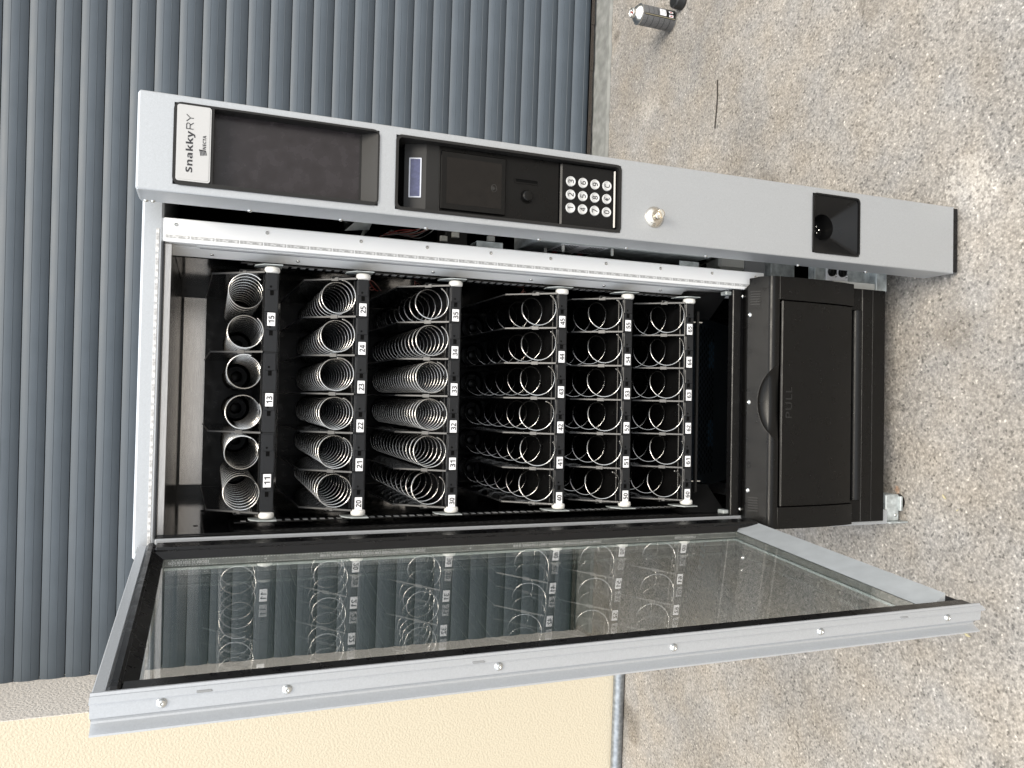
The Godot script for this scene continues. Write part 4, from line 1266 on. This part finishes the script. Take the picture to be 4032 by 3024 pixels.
	var a3 := at_depth(ri, zf - 0.002)
	var b3 := PackedVector3Array()
	var c3 := PackedVector3Array()
	var ctr := Vector2(0.3770, 0.3735)
	for i in m:
		var q := (ri[i] - Vector2(0.3776, 0.3612)).normalized()
		b3.append(Vector3(ctr.x + q.x * 0.0280, ctr.y + q.y * 0.0280, zf - 0.026))
		c3.append(Vector3(ctr.x + q.x * 0.0265, ctr.y + q.y * 0.0265, zf - 0.060))
	s.loft(a3, b3, Vector3(ctr.x, ctr.y, zf + 0.2))
	s.loft(b3, c3, Vector3(ctr.x, ctr.y, zf - 0.04))
	for i in m:
		s.tri(Vector3(ctr.x, ctr.y, zf - 0.060), c3[i], c3[(i + 1) % m], Vector3.BACK, Vector3.BACK, Vector3.BACK)
	put("return_cup", s.mesh(mats["black plastic"]), c)
	for q in [Vector3(0.385, 0.364, zf - 0.056), Vector3(0.372, 0.362, zf - 0.057), Vector3(0.378, 0.357, zf - 0.055)]:
		bx("return_contact", q - Vector3(0.0018, 0.0018, 0.002), q + Vector3(0.0018, 0.0018, 0.002), mats["screw"], c, 0.0005)


func glass_door(vm: Node) -> void:
	# x from the hinge to the free edge, z outwards through the door
	var u := Vector3(-0.09110685, 0, 0.99584112)
	var d := node("glass_door", vm, Transform3D(Basis(u, Vector3.UP, Vector3(-u.z, 0, u.x)), Vector3(-0.2558, 0, 0.0200)))
	var al: Material = mats["anodised profile"]
	var rb: Material = mats["rubber"]
	var s: Shape
	# free edge: drawn aluminium profile with a ridge, a flat for the screws, a hollow and an outer lip
	var prof := PackedVector2Array([Vector2(0.5512, 0.012), Vector2(0.5512, -0.0030), Vector2(0.5545, -0.0034), Vector2(0.5562, -0.0010), Vector2(0.5590, -0.0014), Vector2(0.5625, 0.0010), Vector2(0.5650, 0.0030), Vector2(0.5640, 0.0044), Vector2(0.5575, 0.0055), Vector2(0.5572, 0.0205)])
	for i in 9:
		var f := i / 8.0
		prof.append(Vector2(0.5570 - 0.0105 * sin(PI * f) ** 0.9, lerpf(0.0215, 0.0372, f)))
	prof.append_array([Vector2(0.5580, 0.0378), Vector2(0.5585, 0.0396), Vector2(0.5400, 0.0400), Vector2(0.5300, 0.0330), Vector2(0.5300, 0.030)])
	s = Shape.new()
	# outline (x, z) pushed along y
	s.prism(prof, 0.4765, 1.6900, Transform3D(Basis(Vector3.RIGHT, Vector3.BACK, Vector3.UP), Vector3.ZERO), 0.9)
	put("free_stile", s.mesh(al), d)
	s = Shape.new()
	s.box(Vector3(0.0, 1.6765, 0.0), Vector3(0.5510, 1.6900, 0.0180), 0.0012)
	s.box(Vector3(0.0, 1.6766, 0.0181), Vector3(0.5440, 1.6899, 0.0400), 0.0012)
	put("top_rail", s.mesh(al), d)
	s = Shape.new()
	s.box(Vector3(0.0, 0.4765, 0.006), Vector3(0.0060, 1.6764, 0.0395), 0.0012)
	put("hinge_stile", s.mesh(al), d)
	bx("bottom_rail", Vector3(0.0062, 0.4760, 0.004), Vector3(0.5440, 0.4815, 0.0390), rb, d, 0.001)
	# black gasket round the inner face
	s = Shape.new()
	s.box(Vector3(0.0030, 1.6638, -0.0050), Vector3(0.5490, 1.6762, 0.020), 0.003)
	s.box(Vector3(0.0030, 0.4830, -0.0050), Vector3(0.0390, 1.6640, 0.008), 0.0035)
	s.box(Vector3(0.5240, 0.4790, 0.0002), Vector3(0.5490, 1.6640, 0.010), 0.0015)
	put("gasket", s.mesh(rb), d)
	s = Shape.new()
	s.box(Vector3(0.5491, 0.4840, 0.003), Vector3(0.5511, 1.6764, 0.012))
	put("gasket_groove", s.mesh(mats["black void"]), d)
	# black inner lining, sloping from the gasket to the pane
	s = Shape.new()
	s.quad(Vector3(0.0390, 0.530, 0.001), Vector3(0.0390, 1.664, 0.001), Vector3(0.0462, 1.650, 0.0118), Vector3(0.0462, 0.544, 0.0118), Vector3(0.85, 0, -0.5).normalized())
	s.quad(Vector3(0.0390, 1.6638, 0.001), Vector3(0.5300, 1.6638, 0.001), Vector3(0.5270, 1.6500, 0.0118), Vector3(0.0462, 1.6500, 0.0118), Vector3(0, -0.7, -0.7))
	put("lining", s.mesh(rb), d)
	bx("side_lining", Vector3(0.5245, 0.540, 0.0102), Vector3(0.5300, 1.6637, 0.0300), rb, d)
	# grey sloping plate along the bottom
	s = Shape.new()
	var a := Vector3(0.0030, 0.4822, -0.001)
	var b := Vector3(0.0462, 0.5440, 0.0118)
	var c2 := Vector3(0.5235, 0.5440, 0.0118)
	var e := Vector3(0.4985, 0.4822, -0.001)
	var pn := Vector3(0, 0.20, -0.98)
	s.quad(a, b, c2, e, pn)
	s.quad(e, c2, c2 + Vector3(0, 0, 0.010), e + Vector3(0, 0, 0.022), Vector3(0.95, 0, -0.3).normalized())
	s.quad(a, e, e + Vector3(0, -0.0008, 0.02), a + Vector3(0, -0.0008, 0.02), Vector3.DOWN)
	s.quad(a, b, b + Vector3(0, 0, 0.01), a + Vector3(0, 0, 0.01), Vector3(-0.8, 0.6, 0))
	put("bottom_plate", s.mesh(mats["grey plate"]), d)
	# double pane
	bx("pane", Vector3(0.0440, 0.5420, 0.01235), Vector3(0.5290, 1.6520, 0.01240), mats["glass"], d)
	bx("pane", Vector3(0.0440, 0.5420, 0.02660), Vector3(0.5290, 1.6520, 0.02665), mats["glass"], d)
	s = Shape.new()
	s.box(Vector3(0.0390, 0.5400, 0.0130), Vector3(0.0452, 1.6520, 0.0250))
	s.box(Vector3(0.0452, 0.5390, 0.0130), Vector3(0.5240, 0.5450, 0.0250))
	s.box(Vector3(0.0452, 1.6480, 0.0130), Vector3(0.5240, 1.6520, 0.0250))
	put("spacer_bar", s.mesh(mats["spacer bar"]), d)
	s = Shape.new()
	s.box(Vector3(0.0390, 0.5390, 0.0268), Vector3(0.0470, 1.6520, 0.0310))
	s.box(Vector3(0.0470, 0.5380, 0.0268), Vector3(0.5240, 0.5468, 0.0310))
	put("outer_seal", s.mesh(mats["pale seal"]), d)
	# print and pin holes on the spacer bar
	var face := Basis(Vector3.UP, Vector3.BACK, Vector3.RIGHT)
	var words := "ISICAM TS 3539 EN 1279 YORIM CAM KOCAELI 2008/1 STAR-PROFIL 16 MM"
	for y in [1.310, 0.955]:
		text("spacer_text", words, true, 0.185, 0.0046, mats["spacer print"], d, Transform3D(face, Vector3(0.0453, y, 0.0190)), 0.0003)
	text("spacer_text", "ISICAM TS 3539 EN 1279", true, 0.0615, 0.0046, mats["spacer print"], d, Transform3D(face, Vector3(0.0453, 1.612, 0.0190)), 0.0003)
	text("spacer_text", "STAR-PROFIL 16 MM", true, 0.050, 0.0046, mats["spacer print"], d, Transform3D(face, Vector3(0.0453, 0.670, 0.0190)), 0.0003)
	s = Shape.new()
	for i in 214:
		for z in [0.0146, 0.0234]:
			s.box(Vector3(0.0452, 0.5500 + 0.0051 * i - 0.0009, z - 0.0006), Vector3(0.0455, 0.5500 + 0.0051 * i + 0.0009, z + 0.0006))
	for y in [1.49, 1.13, 0.78]:
		s.prism(PackedVector2Array([Vector2(y, 0.0172), Vector2(y + 0.005, 0.019), Vector2(y, 0.0208), Vector2(y + 0.0015, 0.019)]), 0, 0.0003, Transform3D(face, Vector3(0.0453, 0, 0)))
	put("spacer_holes", s.mesh(mats["spacer print"]), d).set_meta("kind", "stuff")
	# screws along the free edge
	for y in [1.6248, 1.5023, 1.2623, 1.0234, 0.7857, 0.5462]:
		var k := Shape.new()
		var xf := Transform3D(Basis(Vector3.UP, Vector3.RIGHT, Vector3.FORWARD), Vector3(0.5574, y - 0.0, 0.0125))
		k.lathe(PackedVector2Array([Vector2(0.0054, 0), Vector2(0.0052, 0.0006), Vector2(0.0047, 0.0008), Vector2(0.0044, 0.0022), Vector2(0.0033, 0.0033), Vector2(0.0018, 0.0037), Vector2(0.0012, 0.0025), Vector2(0, 0.0022)]), 18, xf, 0.6)
		put("screw", k.mesh(mats["screw"]), d)
	# dents and a plug on the ridge
	for y in [1.585, 1.29, 0.64]:
		bx("plug", Vector3(0.5615, y - 0.008, 0.0010), Vector3(0.5652, y + 0.008, 0.0032), mats["grey plastic"], d, 0.001)
	# hinge pins
	bx("hinge_plate", Vector3(-0.006, 1.6901, 0.004), Vector3(0.030, 1.6930, 0.034), mats["galvanised"], d, 0.001)
	bx("hinge_plate", Vector3(-0.006, 0.4700, 0.004), Vector3(0.050, 0.4740, 0.034), mats["galvanised"], d, 0.001)


func feet(vm: Node) -> void:
	var gv: Material = mats["galvanised"]
	for f in [[-0.2826, -0.2150, -0.075, -0.006], [0.37, 0.44, -0.075, -0.006], [-0.2826, -0.2150, -0.78, -0.71], [0.37, 0.44, -0.78, -0.71]]:
		var n := node("foot", vm)
		bx("bracket", Vector3(f[0] + 0.004, 0.0180, f[2]), Vector3(f[1], 0.0595, f[3]), gv, n, 0.002)
		bx("bracket_lip", Vector3(f[0] + 0.028, 0.0120, f[3] - 0.004), Vector3(f[1] - 0.004, 0.0200, f[3] + 0.006), gv, n, 0.0015)
		bx("skid", Vector3(f[0], 0.0005, f[2] - 0.01), Vector3(f[0] + 0.0035, 0.0590, f[3] + 0.012), gv, n, 0.001)
		var s := Shape.new()
		s.lathe(PackedVector2Array([Vector2(0, 0.0), Vector2(0.019, 0.0), Vector2(0.019, 0.009), Vector2(0.012, 0.012), Vector2(0.005, 0.018), Vector2(0, 0.018)]), 20, Transform3D(Basis.IDENTITY, Vector3((f[0] + f[1]) * 0.5 + 0.014, 0, f[3] - 0.018)))
		put("levelling_pad", s.mesh(mats["rubber"]), n)
		screw("screw", n, Vector3(f[0] + 0.018, 0.030, f[3]), Vector3.BACK, 0.004)


# ------------------------------------------------------------------ things lying about
func small_things() -> void:
	# spray can standing on the asphalt
	var can := node("spray_can", self, Transform3D(Basis.IDENTITY, Vector3(1.432, 0.0006, -1.088)))
	tag(can, "dark grey spray can without its cap standing on the asphalt near the shutter", "spray can")
	var s := Shape.new()
	var rad := 0.0362
	s.lathe(PackedVector2Array([Vector2(rad - 0.001, 0.004), Vector2(rad, 0.006), Vector2(rad, 0.138), Vector2(rad - 0.0005, 0.140)]), 44)
	put("body", s.mesh(mats["can body"]), can)
	s = Shape.new()
	s.lathe(PackedVector2Array([Vector2(rad - 0.0005, 0.140), Vector2(rad + 0.0010, 0.1405), Vector2(rad + 0.0012, 0.1430), Vector2(rad - 0.0015, 0.1445), Vector2(rad - 0.004, 0.1455), Vector2(0.0290, 0.1530), Vector2(0.0200, 0.1600), Vector2(0.0165, 0.1625), Vector2(0.0165, 0.1665)]), 44, Transform3D.IDENTITY, 0.6)
	put("shoulder", s.mesh(mats["can metal"]), can)
	s = Shape.new()
	s.lathe(PackedVector2Array([Vector2(0.0165, 0.1665), Vector2(0.0178, 0.1685), Vector2(0.0178, 0.1715), Vector2(0.0160, 0.1735), Vector2(0.0138, 0.1715), Vector2(0.0130, 0.1660), Vector2(0.006, 0.1650), Vector2(0, 0.1650)]), 36, Transform3D.IDENTITY, 0.5)
	put("valve_cup", s.mesh(mats["can metal"]), can)
	s = Shape.new()
	s.lathe(PackedVector2Array([Vector2(0.0055, 0.1651), Vector2(0.0050, 0.1670), Vector2(0.0035, 0.1700), Vector2(0.0030, 0.1750), Vector2(0.0015, 0.1755), Vector2(0.0013, 0.1720), Vector2(0, 0.1720)]), 16)
	put("stem", s.mesh(mats["red cable"]), can)
	s = Shape.new()
	s.lathe(PackedVector2Array([Vector2(0, 0.004), Vector2(0.030, 0.002), Vector2(0.033, 0.0), Vector2(rad + 0.0008, 0.0), Vector2(rad + 0.0010, 0.0035), Vector2(rad - 0.001, 0.004)]), 44, Transform3D.IDENTITY, 0.5)
	put("base_rim", s.mesh(mats["can metal"]), can)
	# printed fields: arcs of skin a hair proud of the body
	var band := func(called: String, t0: float, t1: float, y0: float, y1: float, m: Material, up := 0.0003) -> void:
		var b := Shape.new()
		var k := 14
		for i in k:
			var p0 := deg_to_rad(lerpf(t0, t1, float(i) / k))
			var p1 := deg_to_rad(lerpf(t0, t1, float(i + 1) / k))
			var n0 := Vector3(cos(p0), 0, sin(p0))
			var n1 := Vector3(cos(p1), 0, sin(p1))
			var r := rad + up
			b.squad(n0 * r + Vector3(0, y0, 0), n1 * r + Vector3(0, y0, 0), n1 * r + Vector3(0, y1, 0), n0 * r + Vector3(0, y1, 0), n0, n1, n1, n0)
		put(called, b.mesh(m), can)
	band.call("black_field", 20, 104, 0.006, 0.048, mats["can black"])
	band.call("black_line", 101, 112, 0.006, 0.136, mats["can black"])
	band.call("gold_line", 104, 108, 0.008, 0.135, mats["can gold"], 0.0006)
	band.call("white_label", 56, 98, 0.046, 0.072, mats["label white"], 0.0006)
	for k in 4:
		band.call("label_line", 60 + 9 * (k % 2), 90 - 12 * (k % 2), 0.0495 + 0.0055 * k, 0.0515 + 0.0055 * k, mats["grey plastic"], 0.0009)
	for y in [0.120, 0.096, 0.070, 0.050, 0.026]:
		band.call("black_ring", 114, 235, y, y + 0.0016, mats["can black"], 0.0006)
	for y in [0.118, 0.098, 0.080]:
		band.call("black_ring", 20, 100, y, y + 0.0014, mats["can black"], 0.0006)
	for k in 2:
		band.call("hazard_diamond", 62 + 24 * k, 76 + 24 * k, 0.016, 0.034, mats["label white"], 0.0006)
		band.call("hazard_mark", 66 + 24 * k, 72 + 24 * k, 0.020, 0.030, mats["red print"], 0.0009)

	# its cap
	var cp := node("can_cap", self, Transform3D(Basis.IDENTITY, Vector3(1.476, 0.0206, -1.018)))
	tag(cp, "black plastic cap standing on the asphalt beside the spray can", "cap")
	s = Shape.new()
	s.lathe(PackedVector2Array([Vector2(0, 0.038), Vector2(0.022, 0.038), Vector2(0.0285, 0.036), Vector2(0.0305, 0.031), Vector2(0.0310, 0.008), Vector2(0.0318, 0.007), Vector2(0.0318, 0.0), Vector2(0.030, 0.0), Vector2(0.0295, 0.030), Vector2(0, 0.034)]), 36, Transform3D(Basis.IDENTITY, Vector3(0, -0.02, 0)), 0.6)
	put("shell", s.mesh(mats["can black"]), cp)
	s = Shape.new()
	s.lathe(PackedVector2Array([Vector2(0.0186, 0.0182), Vector2(0.0190, 0.0188), Vector2(0.0200, 0.0188), Vector2(0.0204, 0.0182)]), 36)
	put("ring", s.mesh(mats["bezel"]), cp)

	# thin dark stick
	s = Shape.new()
	var p := PackedVector3Array()
	for i in 15:
		var f := i / 14.0
		p.append(Vector3(lerpf(1.0990, 0.9355, f), 0.0035, lerpf(-0.792, -0.7985, f) + 0.004 * sin(f * 4.2)))
	s.tube(p, 0.0018, 7)
	var tw := put("stick", s.mesh(mats["twig"]))
	tag(tw, "thin straight dark twig lying on the open asphalt right of the machine", "twig")

	# dry leaves
	var spots := [[Vector3(-0.2075, 0.0035, 0.1080), 0.008, 0.8, "small dry yellow leaf on the asphalt close in front of the machine's foot"], [Vector3(-0.5060, 0.0035, 0.1700), 0.009, 1.3, "narrow pale leaf on the asphalt beyond the glass door's bottom corner"], [Vector3(-0.2340, 0.0035, 0.1420), 0.004, 2.2, "tiny shrivelled leaf beside the larger yellow leaf near the foot"]]
	for q in spots:
		s = Shape.new()
		var k := 8
		for i in k:
			var f0 := float(i) / k
			var f1 := float(i + 1) / k
			var w0 := 0.32 * sin(PI * f0)
			var w1 := 0.32 * sin(PI * f1)
			for sd in [-1.0, 1.0]:
				s.quad(Vector3(f0 * 2 - 1, 0.1 * sin(f0 * 3), 0), Vector3(f1 * 2 - 1, 0.1 * sin(f1 * 3), 0), Vector3(f1 * 2 - 1, 0.1 * sin(f1 * 3) + w1 * 0.5, w1 * sd), Vector3(f0 * 2 - 1, 0.1 * sin(f0 * 3) + w0 * 0.5, w0 * sd), Vector3(0, 0.9, -0.4 * sd))
		var lf := put("fallen_leaf", s.mesh(mats["leaf"]), self, Transform3D(Basis(Vector3.UP, q[2]).scaled(Vector3.ONE * q[1]), q[0]))
		tag(lf, q[3], "leaf", "dry leaves on the asphalt")
